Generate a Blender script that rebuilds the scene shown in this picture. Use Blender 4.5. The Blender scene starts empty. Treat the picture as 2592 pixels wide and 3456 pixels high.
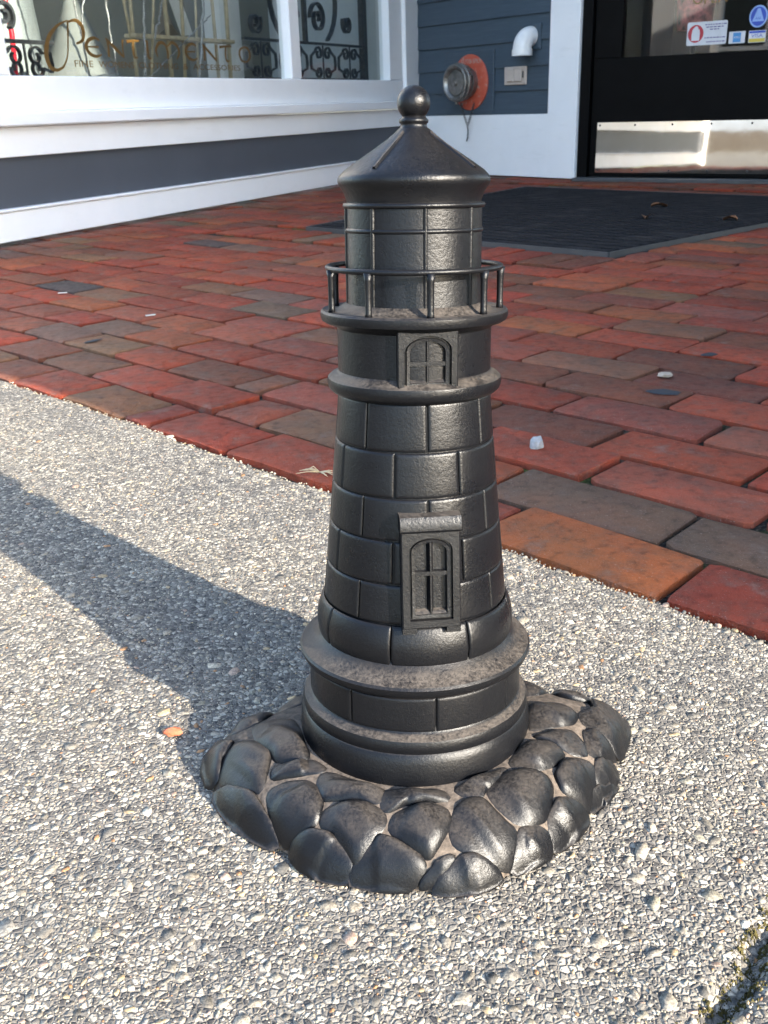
import bpy, math, random
import numpy as np
from mathutils import Vector, Matrix
R = math.radians
rng = random.Random(7)
S = bpy.context.scene
COL = S.collection

# ------------------------------------------------------------------ camera
PITCH, ROLL, CAM_H = 0.3944, -0.0334, 0.4079
cam_d = bpy.data.cameras.new('camera'); cam = bpy.data.objects.new('camera', cam_d); COL.objects.link(cam)
cam_d.sensor_fit = 'VERTICAL'; cam_d.sensor_height = 24.0; cam_d.lens = 24.0 * 3309.4 / 3456.0
cam_d.dof.use_dof = True; cam_d.dof.focus_distance = 0.62; cam_d.dof.aperture_fstop = 24.0
cam_d.clip_start = 0.02; cam_d.clip_end = 2000
cp, sp, cr, sr = math.cos(PITCH), math.sin(PITCH), math.cos(ROLL), math.sin(ROLL)
right = Vector((cr, sp * sr, cp * sr)); up = Vector((-sr, sp * cr, cp * cr)); fwd = Vector((0, cp, -sp))
M = Matrix((right, up, -fwd)).transposed().to_4x4(); M.translation = Vector((0, 0, CAM_H))
cam.matrix_world = M
S.camera = cam

# ------------------------------------------------------------------ sky, sun, exposure
SUN_AZ, SUN_EL = R(134.4), R(22.0)              # azimuth the light travels towards, elevation
travel = Vector((math.cos(SUN_AZ) * math.cos(SUN_EL), math.sin(SUN_AZ) * math.cos(SUN_EL), -math.sin(SUN_EL)))
world = bpy.data.worlds.new('World'); S.world = world; world.use_nodes = True
wn = world.node_tree; sky = wn.nodes.new('ShaderNodeTexSky'); sky.sky_type = 'NISHITA'; sky.sun_disc = False
sky.sun_elevation = SUN_EL
sky.sun_rotation = math.atan2(-travel.x, -travel.y)
sky.air_density = 1.0; sky.dust_density = 1.0; sky.ozone_density = 1.8
bg = wn.nodes['Background']; wn.links.new(sky.outputs[0], bg.inputs[0]); bg.inputs[1].default_value = 0.15
sun_d = bpy.data.lights.new('sun', 'SUN'); sun_d.energy = 3.2; sun_d.angle = R(0.55); sun_d.color = (1.0, 0.92, 0.80)
sun = bpy.data.objects.new('sun', sun_d); COL.objects.link(sun); sun.rotation_euler = travel.to_track_quat('-Z', 'Y').to_euler()
S.view_settings.view_transform = 'Standard'; S.view_settings.look = 'None'; S.view_settings.gamma = 1.0
S.view_settings.use_curve_mapping = False; S.view_settings.exposure = 2.8

# ------------------------------------------------------------------ helpers
E1 = Vector((0.71211, -0.70207, 0)); E2 = Vector((0.70207, 0.71211, 0)); ROW_AZ = math.atan2(E1.y, E1.x)
V0, PITCH_V = 0.7138, 0.104                      # edge of the brick paving and row spacing
def uv(u, v, z=0.0): return Vector((E1.x * u + E2.x * v, E1.y * u + E2.y * v, z))
def to_uv(x, y): return x * E1.x + y * E1.y, x * E2.x + y * E2.y

def link(o, parent=None):
    COL.objects.link(o)
    if parent is not None: o.parent = parent
    return o
def tag(o, label=None, cat=None, group=None, kind=None):
    if label: o['label'] = label
    if cat: o['category'] = cat
    if group: o['group'] = group
    if kind: o['kind'] = kind
    return o
def empty(name, loc=(0, 0, 0), rz=0.0, label=None, cat=None, group=None):
    o = bpy.data.objects.new(name, None); o.location = loc; o.rotation_euler = (0, 0, rz); o.empty_display_size = 0.05
    COL.objects.link(o); return tag(o, label, cat, group)
def mesh(name, vs, fs, m=None, smooth=False, sharp=None):
    me = bpy.data.meshes.new(name); me.from_pydata([tuple(v) for v in vs], [], fs); me.update()
    if m: me.materials.append(m)
    if smooth:
        me.shade_smooth()
        if sharp: me.set_sharp_from_angle(angle=R(sharp))
    return me
def obj(name, vs, fs, m, parent=None, smooth=False, sharp=None):
    return link(bpy.data.objects.new(name, mesh(name, vs, fs, m, smooth, sharp)), parent)
class MB:
    def __init__(s): s.v = []; s.f = []
    def add(s, vs, fs):
        k = len(s.v); s.v += [tuple(v) for v in vs]; s.f += [tuple(i + k for i in f) for f in fs]; return s
    def box(s, x0, x1, y0, y1, z0, z1, b=0.0):
        x0, x1 = min(x0, x1), max(x0, x1); y0, y1 = min(y0, y1), max(y0, y1); z0, z1 = min(z0, z1), max(z0, z1)
        if b <= 0:
            vs = [(x, y, z) for z in (z0, z1) for x, y in ((x0, y0), (x1, y0), (x1, y1), (x0, y1))]
            return s.add(vs, [(3, 2, 1, 0), (4, 5, 6, 7), (0, 1, 5, 4), (1, 2, 6, 5), (2, 3, 7, 6), (3, 0, 4, 7)])
        vs = []
        for sx in (0, 1):
            for sy in (0, 1):
                for sz in (0, 1):
                    X = (x0, x1)[sx]; Y = (y0, y1)[sy]; Z = (z0, z1)[sz]
                    ix = X + (b if sx == 0 else -b); iy = Y + (b if sy == 0 else -b); iz = Z + (b if sz == 0 else -b)
                    vs += [(X, iy, iz), (ix, Y, iz), (ix, iy, Z)]
        c = lambda sx, sy, sz, a: (sx * 4 + sy * 2 + sz) * 3 + a
        fs = []
        for q in (0, 1):
            fs.append(tuple(c(q, a, d, 0) for a, d in ((0, 0), (1, 0), (1, 1), (0, 1)))[::(1 if q else -1)])
            fs.append(tuple(c(a, q, d, 1) for a, d in ((0, 0), (1, 0), (1, 1), (0, 1)))[::(-1 if q else 1)])
            fs.append(tuple(c(a, d, q, 2) for a, d in ((0, 0), (1, 0), (1, 1), (0, 1)))[::(1 if q else -1)])
        for p in (0, 1):
            for q in (0, 1):
                fs.append((c(p, q, 0, 0), c(p, q, 0, 1), c(p, q, 1, 1), c(p, q, 1, 0)))
                fs.append((c(p, 0, q, 0), c(p, 0, q, 2), c(p, 1, q, 2), c(p, 1, q, 0)))
                fs.append((c(0, p, q, 1), c(0, p, q, 2), c(1, p, q, 2), c(1, p, q, 1)))
        for a in (0, 1):
            for d in (0, 1):
                for e in (0, 1): fs.append((c(a, d, e, 0), c(a, d, e, 1), c(a, d, e, 2)))
        return s.add(vs, fs)
    def tube(s, pts, rad, n=8, caps=True):
        pts = [Vector(p) for p in pts]; k = len(pts)
        rads = rad if isinstance(rad, (list, tuple)) else [rad] * k
        t0 = (pts[1] - pts[0]).normalized(); ref = Vector((0, 0, 1)) if abs(t0.z) < 0.9 else Vector((1, 0, 0))
        nx = t0.cross(ref).normalized(); vs = []; fs = []
        for i, p in enumerate(pts):
            t = (pts[min(i + 1, k - 1)] - pts[max(i - 1, 0)]).normalized()
            nx = (nx - t * nx.dot(t)).normalized(); ny = t.cross(nx)
            for j in range(n):
                a = 2 * math.pi * j / n; vs.append(p + (nx * math.cos(a) + ny * math.sin(a)) * rads[i])
        for i in range(k - 1):
            for j in range(n):
                j2 = (j + 1) % n; fs.append((i * n + j, i * n + j2, (i + 1) * n + j2, (i + 1) * n + j))
        if caps: fs += [tuple(range(n))[::-1], tuple((k - 1) * n + j for j in range(n))]
        return s.add(vs, fs)
    def lathe(s, prof, n=96, cx=0, cy=0, cap_top=True, cap_bot=True):
        vs = []; fs = []; k = len(prof)
        for r, z in prof:
            for j in range(n):
                a = 2 * math.pi * j / n; vs.append((cx + r * math.sin(a), cy - r * math.cos(a), z))
        for i in range(k - 1):
            for j in range(n):
                j2 = (j + 1) % n; fs.append((i * n + j, i * n + j2, (i + 1) * n + j2, (i + 1) * n + j))
        up_ = prof[-1][1] >= prof[0][1]
        if cap_bot: fs.append(tuple(range(n))[::-1])
        if cap_top: fs.append(tuple((k - 1) * n + j for j in range(n)))
        if not up_: fs = [f[::-1] for f in fs]
        return s.add(vs, fs)
    def ribbon(s, pts, w, y0, y1):
        """flat strip of width w (number or list) along pts [(x, z)] in the xz plane, between y0 and y1"""
        k = len(pts); ws = w if isinstance(w, (list, tuple)) else [w] * k; L = []; Rr = []
        for i, (x, z) in enumerate(pts):
            a = pts[max(i - 1, 0)]; b = pts[min(i + 1, k - 1)]
            dx, dz = b[0] - a[0], b[1] - a[1]; d = math.hypot(dx, dz) or 1; nx, nz = -dz / d, dx / d
            L.append((x + nx * ws[i] / 2, z + nz * ws[i] / 2)); Rr.append((x - nx * ws[i] / 2, z - nz * ws[i] / 2))
        vs = []
        for (a, b) in zip(L, Rr): vs += [(a[0], y0, a[1]), (b[0], y0, b[1]), (a[0], y1, a[1]), (b[0], y1, b[1])]
        fs = []
        for i in range(k - 1):
            o = i * 4; fs += [(o, o + 1, o + 5, o + 4), (o + 2, o + 6, o + 7, o + 3), (o, o + 4, o + 6, o + 2), (o + 1, o + 3, o + 7, o + 5)]
        fs += [(0, 2, 3, 1), ((k - 1) * 4, (k - 1) * 4 + 1, (k - 1) * 4 + 3, (k - 1) * 4 + 2)]
        return s.add(vs, fs)
    def obj(s, name, m, parent=None, smooth=False, sharp=None): return obj(name, s.v, s.f, m, parent, smooth, sharp)
def B(name, m, parent, *a, b=0.002): return MB().box(*a, b=b).obj(name, m, parent)

# ------------------------------------------------------------------ materials
class NT:
    def __init__(s, name, rough=0.5, spec=0.5, metal=0.0, color=(0.5, 0.5, 0.5)):
        s.m = bpy.data.materials.new(name); s.m.use_nodes = True; s.nt = s.m.node_tree; s.b = s.nt.nodes['Principled BSDF']
        s.b.inputs['Roughness'].default_value = rough; s.b.inputs['Specular IOR Level'].default_value = spec
        s.b.inputs['Metallic'].default_value = metal; s.b.inputs['Base Color'].default_value = (*color, 1)
    def n(s, t, **k):
        nd = s.nt.nodes.new(t)
        for a, v in k.items(): setattr(nd, a, v)
        return nd
    def l(s, a, b): s.nt.links.new(a, b)
    def setv(s, sock, v):
        if hasattr(v, 'is_output'): s.l(v, sock)
        elif isinstance(v, (tuple, list)) and len(v) == 3 and sock.type == 'RGBA': sock.default_value = (*v, 1)
        else: sock.default_value = v
    def coord(s, kind='Object'): return s.n('ShaderNodeTexCoord').outputs[kind]
    def pos(s): return s.n('ShaderNodeNewGeometry').outputs['Position']
    def noise(s, scale, detail=4, rough=0.55, vec=None, out=0):
        nd = s.n('ShaderNodeTexNoise'); nd.inputs['Scale'].default_value = scale; nd.inputs['Detail'].default_value = detail
        nd.inputs['Roughness'].default_value = rough
        if vec is not None: s.l(vec, nd.inputs['Vector'])
        return nd.outputs[out]
    def vor(s, scale, vec=None, feature='F1', out='Distance'):
        nd = s.n('ShaderNodeTexVoronoi'); nd.feature = feature; nd.inputs['Scale'].default_value = scale
        if vec is not None: s.l(vec, nd.inputs['Vector'])
        return nd.outputs[out]
    def ramp(s, f, stops, interp='LINEAR'):
        nd = s.n('ShaderNodeValToRGB'); cr_ = nd.color_ramp; cr_.interpolation = interp
        while len(cr_.elements) < len(stops): cr_.elements.new(0.5)
        for e, (p, c) in zip(cr_.elements, stops): e.position = p; e.color = (*c, 1) if len(c) == 3 else c
        s.l(f, nd.inputs[0]); return nd.outputs[0]
    def step(s, f, lo, hi):
        nd = s.n('ShaderNodeMapRange'); nd.interpolation_type = 'SMOOTHSTEP'; s.l(f, nd.inputs[0])
        nd.inputs[1].default_value = lo; nd.inputs[2].default_value = hi; return nd.outputs[0]
    def math(s, op, a, b=None):
        nd = s.n('ShaderNodeMath', operation=op); s.setv(nd.inputs[0], a)
        if b is not None: s.setv(nd.inputs[1], b)
        return nd.outputs[0]
    def mix(s, f, a, b, mode='MIX'):
        nd = s.n('ShaderNodeMix', data_type='RGBA', blend_type=mode); s.setv(nd.inputs[0], f); s.setv(nd.inputs[6], a); s.setv(nd.inputs[7], b)
        return nd.outputs[2]
    def color(s, c): s.setv(s.b.inputs['Base Color'], c)
    def rough(s, v): s.setv(s.b.inputs['Roughness'], v)
    def bump(s, h, strength=0.3, dist=0.001):
        nd = s.n('ShaderNodeBump'); nd.inputs['Strength'].default_value = strength; nd.inputs['Distance'].default_value = dist
        s.l(h, nd.inputs['Height']); s.l(nd.outputs[0], s.b.inputs['Normal']); return nd
def simple(name, color, rough=0.5, spec=0.5, metal=0.0, var=0.12, scale=12, bump=0.0, bscale=120):
    t = NT(name, rough, spec, metal)
    c = tuple(color); lo = tuple(x * (1 - var) for x in c); hi = tuple(min(1, x * (1 + var)) for x in c)
    t.color(t.ramp(t.noise(scale, 6, 0.6, t.coord()), [(0.3, lo), (0.7, hi)]))
    if bump: t.bump(t.noise(bscale, 4, 0.6, t.coord()), bump, 0.002)
    return t.m

def iron(name, dusty=1.0, base=(0.0028, 0.0030, 0.0038)):
    t = NT(name, 0.34, 0.22); g = t.n('ShaderNodeNewGeometry'); p = t.pos()
    sep = t.n('ShaderNodeSeparateXYZ'); t.l(g.outputs['Normal'], sep.inputs[0])
    n1 = t.noise(60, 6, 0.7, p); n2 = t.noise(1000, 3, 0.6, p); n3 = t.noise(18, 6, 0.65, p); n4 = t.noise(520, 5, 0.7, p)
    upm = t.step(sep.outputs[2], 0.55, 0.98)
    d = t.math('MULTIPLY', upm, t.step(t.math('ADD', t.math('MULTIPLY', n1, 0.5), t.math('MULTIPLY', n4, 0.5)), 0.30, 0.60))
    d = t.math('MULTIPLY', d, 0.85 * dusty)
    patch = t.step(n3, 0.50, 0.70)
    fleck = t.math('MULTIPLY', t.math('MULTIPLY', t.step(n2, 0.66, 0.72), 0.34), patch)     # stray grains of dust in drifts
    d = t.math('MAXIMUM', d, fleck)
    t.color(t.mix(d, base, t.ramp(n4, [(0.3, (0.055, 0.046, 0.038)), (0.7, (0.105, 0.088, 0.073))])))
    t.rough(t.math('ADD', t.math('MULTIPLY', d, 0.5), t.ramp(t.math('ADD', t.math('MULTIPLY', n3, 0.7), t.math('MULTIPLY', n4, 0.3)), [(0.32, (0.22,) * 3), (0.66, (0.42,) * 3)])))
    t.bump(t.math('ADD', t.math('MULTIPLY', n4, 1.0), t.math('MULTIPLY', n1, 0.5)), 0.36, 0.0008)
    return t.m
IRON = iron('black_cast_iron', 0.08); IRON_TOP = iron('black_cast_iron_dusty', 0.85); IRON_ROCK = iron('black_iron_rock', 0.45)
def mk_dust():
    t = NT('settled_dust', 0.9, 0.1); n = t.noise(300, 5, 0.6, t.pos())
    t.color(t.ramp(n, [(0.25, (0.030, 0.025, 0.021)), (0.5, (0.085, 0.068, 0.054)), (0.75, (0.135, 0.108, 0.086))])); t.bump(n, 0.6, 0.001); return t.m
DUST = mk_dust()

def brick_mat(name, attr):
    t = NT(name, 0.78, 0.3); p = t.pos()
    if attr: src = t.n('ShaderNodeAttribute', attribute_name='Col').outputs['Color']
    else: src = t.n('ShaderNodeObjectInfo').outputs['Color']
    n1 = t.noise(9, 6, 0.62, p); n2 = t.noise(70, 5, 0.65, p); n3 = t.noise(500, 3, 0.6, p); n4 = t.noise(16, 5, 0.7, p); n5 = t.noise(32, 6, 0.7, p)
    src = t.mix(t.step(n5, 0.42, 0.7), src, t.mix(0.35, t.mix(1.0, src, (0.72, 0.80, 0.90), 'MULTIPLY'), (0.11, 0.070, 0.048)))
    c = t.mix(t.step(n1, 0.35, 0.7), t.mix(1.0, src, (0.86, 0.90, 0.92), 'MULTIPLY'), t.mix(1.0, src, (1.16, 1.0, 0.94), 'MULTIPLY'))
    c = t.mix(t.step(n2, 0.5, 0.72), c, t.mix(1.0, c, (0.58, 0.60, 0.62), 'MULTIPLY'))
    c = t.mix(t.math('MULTIPLY', t.step(n4, 0.58, 0.74), 0.26), c, (0.34, 0.24, 0.19))      # pale bloom on worn bricks
    c = t.mix(t.math('MULTIPLY', t.step(n3, 0.62, 0.74), 0.55), c, (0.42, 0.33, 0.28))
    c = t.mix(t.math('MULTIPLY', t.step(t.noise(240, 4, 0.7, p), 0.60, 0.72), 0.6), c, t.mix(1.0, c, (0.40, 0.40, 0.42), 'MULTIPLY'))        # pits
    t.color(c); t.rough(t.ramp(n2, [(0.3, (0.62,) * 3), (0.7, (0.9,) * 3)]))
    t.bump(t.math('ADD', t.math('MULTIPLY', n2, 1.4), t.math('MULTIPLY', n3, 0.9)), 0.8, 0.0026); return t.m
BRICK = brick_mat('paving_brick', False); BRICK_A = brick_mat('paving_brick_far', True)
def mk_bed():
    t = NT('joint_soil_and_moss', 0.95, 0.1); p = t.pos(); n = t.noise(260, 4, 0.6, p)
    soil = t.ramp(n, [(0.3, (0.008, 0.007, 0.006)), (0.52, (0.028, 0.023, 0.018)), (0.72, (0.13, 0.108, 0.085))])
    moss = t.ramp(n, [(0.3, (0.014, 0.022, 0.005)), (0.7, (0.085, 0.125, 0.02))])
    t.color(t.mix(t.step(t.noise(5, 4, 0.6, p), 0.52, 0.66), soil, moss)); t.bump(n, 1.0, 0.004); return t.m
BED = mk_bed()
def mk_asphalt():
    t = NT('worn_asphalt', 0.9, 0.2); p = t.pos()
    big = t.noise(3, 4, 0.6, p)
    vc = t.vor(260, p, 'F1', 'Color'); sep = t.n('ShaderNodeSeparateColor'); t.l(vc, sep.inputs[0])
    vd = t.vor(260, p, 'DISTANCE_TO_EDGE'); fine = t.noise(900, 3, 0.65, p)
    grit = t.ramp(sep.outputs[0], [(0.0, (0.045, 0.043, 0.042)), (0.35, (0.11, 0.102, 0.09)), (0.62, (0.185, 0.17, 0.145)), (0.82, (0.29, 0.265, 0.22)), (1.0, (0.45, 0.41, 0.33))])
    gapc = t.ramp(fine, [(0.35, (0.075, 0.068, 0.060)), (0.7, (0.19, 0.172, 0.148))])
    c = t.mix(t.step(vd, 0.03, 0.16), gapc, grit)
    c = t.mix(t.step(big, 0.3, 0.7), t.mix(1.0, c, (0.82, 0.82, 0.84), 'MULTIPLY'), t.mix(1.0, c, (1.12, 1.1, 1.06), 'MULTIPLY'))
    t.color(c); t.bump(t.math('ADD', t.math('MULTIPLY', t.step(vd, 0.0, 0.25), 1.0), t.math('MULTIPLY', fine, 0.6)), 0.8, 0.0012); return t.m
ASPHALT = mk_asphalt()
def mk_agg():
    t = NT('granite_aggregate', 0.7, 0.25); p = t.pos()
    c = t.n('ShaderNodeAttribute', attribute_name='Col').outputs['Color']
    n = t.noise(520, 5, 0.7, p); n2 = t.noise(1500, 2, 0.6, p)
    c = t.mix(t.step(n, 0.34, 0.66), t.mix(1.0, c, (0.50, 0.51, 0.53), 'MULTIPLY'), t.mix(1.0, c, (1.30, 1.27, 1.20), 'MULTIPLY'))
    t.color(c); t.rough(t.ramp(n2, [(0.3, (0.42,) * 3), (0.7, (0.8,) * 3)])); t.bump(n, 0.6, 0.0008); return t.m
AGG = mk_agg()
def mk_white():
    t = NT('white_gloss_paint', 0.38, 0.45); co = t.coord(); p = t.pos()
    n = t.noise(3, 6, 0.65, co); n2 = t.noise(45, 6, 0.7, co)
    mp = t.n('ShaderNodeMapping'); mp.inputs['Scale'].default_value = (1.0, 8.0, 5.0); t.l(co, mp.inputs[0]); n3 = t.noise(5, 7, 0.72, mp.outputs[0])
    c = t.ramp(n, [(0.3, (0.81, 0.815, 0.82)), (0.7, (0.87, 0.87, 0.87))])
    c = t.mix(t.math('MULTIPLY', t.step(n3, 0.54, 0.80), 0.22), c, (0.50, 0.49, 0.46))        # weather streaks along the boards
    c = t.mix(t.math('MULTIPLY', t.step(n2, 0.66, 0.78), 0.40), c, (0.36, 0.35, 0.33))         # specks and chips
    t.color(c); t.bump(t.math('ADD', t.noise(14, 5, 0.6, co), t.math('MULTIPLY', n3, 0.6)), 0.3, 0.004); return t.m
WHITE = mk_white()
GREY = simple('slate_grey_paint', (0.066, 0.074, 0.090), 0.5, 0.4, var=0.08, scale=3, bump=0.08, bscale=30)
def mk_siding():
    t = NT('blue_grey_clapboard_paint', 0.5, 0.4); co = t.coord()
    mp = t.n('ShaderNodeMapping'); mp.inputs['Scale'].default_value = (2, 30, 40); t.l(co, mp.inputs[0])
    n = t.noise(3, 6, 0.65, mp.outputs[0]); t.color(t.ramp(n, [(0.25, (0.044, 0.064, 0.086)), (0.6, (0.058, 0.082, 0.106)), (0.8, (0.085, 0.108, 0.132))]))
    t.bump(n, 0.25, 0.003); return t.m
SIDING = mk_siding()
BLACK = simple('black_door_paint', (0.0022, 0.0022, 0.0025), 0.55, 0.08, var=0.3)
DARKIRON = simple('wrought_iron', (0.060, 0.062, 0.066), 0.34, 0.6, 0.55, var=0.3, scale=40)
STEEL = simple('brushed_steel', (0.5, 0.5, 0.49), 0.35, 0.5, 1.0)
ALU = simple('dull_aluminium', (0.09, 0.093, 0.097), 0.55, 0.4, 0.7)
def mk_kick():
    t = NT('polished_kick_plate_metal', 0.09, 0.5, 1.0); co = t.coord(); n = t.noise(7, 5, 0.65, co)
    t.color(t.ramp(n, [(0.3, (0.68, 0.63, 0.55)), (0.6, (0.74, 0.70, 0.63)), (0.8, (0.71, 0.65, 0.54))]))
    t.rough(t.ramp(t.noise(25, 5, 0.7, co), [(0.3, (0.02,) * 3), (0.8, (0.05,) * 3)])); t.bump(t.noise(5, 2, 0.5, co), 0.010, 0.02); return t.m
KICK = mk_kick()
def mk_mat():
    t = NT('charcoal_ribbed_carpet', 0.95, 0.1); p = t.pos(); n = t.noise(180, 4, 0.7, p); n2 = t.noise(6, 5, 0.6, p)
    c = t.ramp(n, [(0.3, (0.007, 0.007, 0.008)), (0.75, (0.032, 0.031, 0.033))]); c = t.mix(t.math('MULTIPLY', t.step(n2, 0.5, 0.75), 0.25), c, (0.10, 0.09, 0.085))
    t.color(c); t.bump(n, 0.8, 0.003); return t.m
MATM = mk_mat()
def mk_glass():
    m = bpy.data.materials.new('window_glass'); m.use_nodes = True; nt = m.node_tree; nt.nodes.clear()
    o = nt.nodes.new('ShaderNodeOutputMaterial'); mx = nt.nodes.new('ShaderNodeMixShader'); tr = nt.nodes.new('ShaderNodeBsdfTransparent')
    tr.inputs[0].default_value = (0.93, 0.95, 0.94, 1); gl = nt.nodes.new('ShaderNodeBsdfGlossy'); gl.inputs['Roughness'].default_value = 0.01
    fr = nt.nodes.new('ShaderNodeFresnel'); fr.inputs['IOR'].default_value = 1.5
    ge = nt.nodes.new('ShaderNodeNewGeometry'); sb = nt.nodes.new('ShaderNodeMath'); sb.operation = 'SUBTRACT'; sb.inputs[0].default_value = 1.0; nt.links.new(ge.outputs['Backfacing'], sb.inputs[1]); mu = nt.nodes.new('ShaderNodeMath'); mu.operation = 'MULTIPLY'; nt.links.new(fr.outputs[0], mu.inputs[0]); nt.links.new(sb.outputs[0], mu.inputs[1])
    nt.links.new(mu.outputs[0], mx.inputs[0]); nt.links.new(tr.outputs[0], mx.inputs[1]); nt.links.new(gl.outputs[0], mx.inputs[2]); nt.links.new(mx.outputs[0], o.inputs[0])
    return m
GLASS = mk_glass()
GOLD = simple('gold_leaf_lettering', (0.145, 0.078, 0.018), 0.4, 0.5, 0.35, var=0.25, scale=60)
TAUPE = simple('taupe_backdrop', (0.20, 0.195, 0.165), 0.85, 0.2, var=0.06, scale=4)
INTERIOR = simple('shop_interior_white', (0.45, 0.45, 0.43), 0.8, 0.2, var=0.05)
DARKROOM = simple('unlit_shop_interior', (0.02, 0.02, 0.022), 0.9, 0.1)
CREAM = simple('pale_wood', (0.30, 0.25, 0.165), 0.6, 0.3, var=0.2, scale=30)
SILVER = simple('silver_branch', (0.20, 0.20, 0.195), 0.30, 0.5, 0.6, var=0.75, scale=220, bump=1.0, bscale=300)
GLITTER = simple('glittered_fabric', (0.15, 0.165, 0.165), 0.4, 0.5, 0.2, var=0.35, scale=260, bump=0.8, bscale=400)
SHEER = simple('sheer_grey_fabric', (0.13, 0.135, 0.125), 0.8, 0.2, var=0.12)
REDP = simple('red_lacquer', (0.55, 0.012, 0.025), 0.35, 0.5)
PVC = simple('white_pvc', (0.80, 0.79, 0.77), 0.35, 0.5, var=0.06, scale=30)
BEIGE = simple('beige_plastic', (0.50, 0.42, 0.36), 0.5, 0.4, var=0.08)
def mk_esc():
    t = NT('faded_red_enamel', 0.5, 0.4); co = t.coord(); n = t.noise(30, 6, 0.7, co)
    t.color(t.mix(t.step(n, 0.56, 0.66), t.ramp(n, [(0.3, (0.42, 0.055, 0.03)), (0.6, (0.50, 0.11, 0.06))]), (0.35, 0.28, 0.25))); t.bump(n, 0.4, 0.002); return t.m
ESC = mk_esc()
BRASS = simple('weathered_brass', (0.26, 0.245, 0.225), 0.42, 0.5, 0.8, var=0.35, scale=40, bump=0.3, bscale=120)

# ------------------------------------------------------------------ ground: asphalt
HOLE = [(0.222, 0.425), (0.205, 0.398), (0.186, 0.384), (0.176, 0.362), (0.152, 0.342), (0.135, 0.318)]
def hole_d(x, y):
    d = np.full(np.shape(x), 9.0)
    for (ax, ay), (bx, by) in zip(HOLE[:-1], HOLE[1:]):
        dx, dy = bx - ax, by - ay; L = dx * dx + dy * dy
        t = np.clip(((x - ax) * dx + (y - ay) * dy) / L, 0, 1); d = np.minimum(d, np.hypot(x - ax - t * dx, y - ay - t * dy))
    return d
def wav(x, y, f, ph): return np.sin(x * f + ph) * np.cos(y * f * 0.93 + 1.7 * ph) + 0.6 * np.sin((x + y) * f * 1.9 + 2.3 * ph)
def ground_z(x, y):
    x = np.asarray(x, float); y = np.asarray(y, float)
    z = 0.0009 * wav(x, y, 31.0, 0.4) + 0.0006 * wav(x, y, 83.0, 1.3)
    d = hole_d(x, y) + 0.004 * wav(x, y, 160, 0.8); z -= 0.009 * np.clip(1 - d / 0.0075, 0, 1) ** 0.7
    return z - 0.002
def edge_v(u): return V0 - 0.003 + 0.004 * math.sin(u * 9.0 + 0.5) + 0.003 * math.sin(u * 31.0) + 0.0015 * math.sin(u * 83.0)
NU, NV = 520, 190; U0, U1, VA = -2.6, 0.75, -0.35
us = np.linspace(U0, U1, NU); ve = np.array([edge_v(a) for a in us])
vv = np.linspace(0, 1, NV)[None, :]; UU = np.repeat(us[:, None], NV, 1); VV = VA + (ve[:, None] - VA) * vv
X = UU * E1.x + VV * E2.x; Y = UU * E1.y + VV * E2.y; Z = ground_z(X, Y)
rim = np.minimum(np.minimum((UU - U0) / 0.2, (U1 - UU) / 0.2), (VV - VA) / 0.2).clip(0, 1); Z = Z * rim - 0.002 * (1 - rim)
Z -= 0.004 * np.clip(1 - (ve[:, None] - VV) / 0.008, 0, 1)
vs = np.stack([X.ravel(), Y.ravel(), Z.ravel()], 1).tolist()
fs = []
for i in range(NU - 1):
    b = i * NV
    for j in range(NV - 1): fs.append((b + j, b + NV + j, b + NV + j + 1, b + j + 1))
k = len(vs); far = 300.0
def gp(u, v): p = uv(u, v, -0.002); return (p.x, p.y, p.z)
vs += [gp(-far, VA), gp(U0, VA), gp(U1, VA), gp(far, VA), gp(-far, -far), gp(far, -far), gp(-far, V0), gp(U0, V0), gp(U1, V0), gp(far, V0), gp(U0, -far), gp(U1, -far)]
fs += [(k, k + 1, k + 7, k + 6), (k + 2, k + 3, k + 9, k + 8), (k + 4, k + 10, k + 1, k), (k + 10, k + 11, k + 2, k + 1), (k + 11, k + 5, k + 3, k + 2)]
road = obj('asphalt_road', vs, fs, ASPHALT, None, True); tag(road, 'worn grey asphalt with pale granite chips in front of the bricks', 'road', kind='structure')

# stones showing in the worn surface
def scatter_stones():
    R_ = random.Random(11); cell = 0.004; occ = {}; out = []
    def visible(x, y, m):
        if y < 0.22: return False
        if abs(x) > 0.47 * y + 0.05 + m: return False
        u, v = to_uv(x, y); return v < edge_v(u) - 0.002 and v > VA + 0.05 and u > U0 + 0.05
    def free(x, y, r):
        i, j = int(x // cell), int(y // cell)
        for a in range(-4, 5):
            for b in range(-4, 5):
                q = occ.get((i + a, j + b))
                if q:
                    for (X_, Y_, r2) in q:
                        if (X_ - x) ** 2 + (Y_ - y) ** 2 < ((r + r2) * 0.86) ** 2: return False
        return True
    for n, r0, r1, ymax, m in ((1250, 0.0038, 0.0068, 1.8, 0.12), (13500, 0.0021, 0.0040, 1.8, 0.10), (62000, 0.0011, 0.0020, 1.6, 0.03), (56000, 0.0006, 0.0010, 0.9, 0.0)):
        for _ in range(n):
            y = 0.22 + (ymax - 0.22) * R_.random() ** 1.25; x = (R_.random() * 2 - 1) * (0.47 * y + 0.05 + m)
            if not visible(x, y, m): continue
            w_ = float(wav(x, y, 22.0, 2.1) + 0.7 * wav(x, y, 57.0, 0.3))
            if w_ < -0.35 and R_.random() < min(0.75, -0.55 * w_): continue            # worn patches where more binder shows
            r = r0 + (r1 - r0) * R_.random() ** 1.8
            if not free(x, y, r): continue
            occ.setdefault((int(x // cell), int(y // cell)), []).append((x, y, r)); out.append((x, y, r))
    return np.array(out)
st = scatter_stones(); ns = len(st); g = np.random.default_rng(5); K = 7
ang = np.linspace(0, 2 * np.pi, K, endpoint=False)[None, :] + g.uniform(0, 6.28, (ns, 1)) + g.uniform(-0.28, 0.28, (ns, K))
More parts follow.
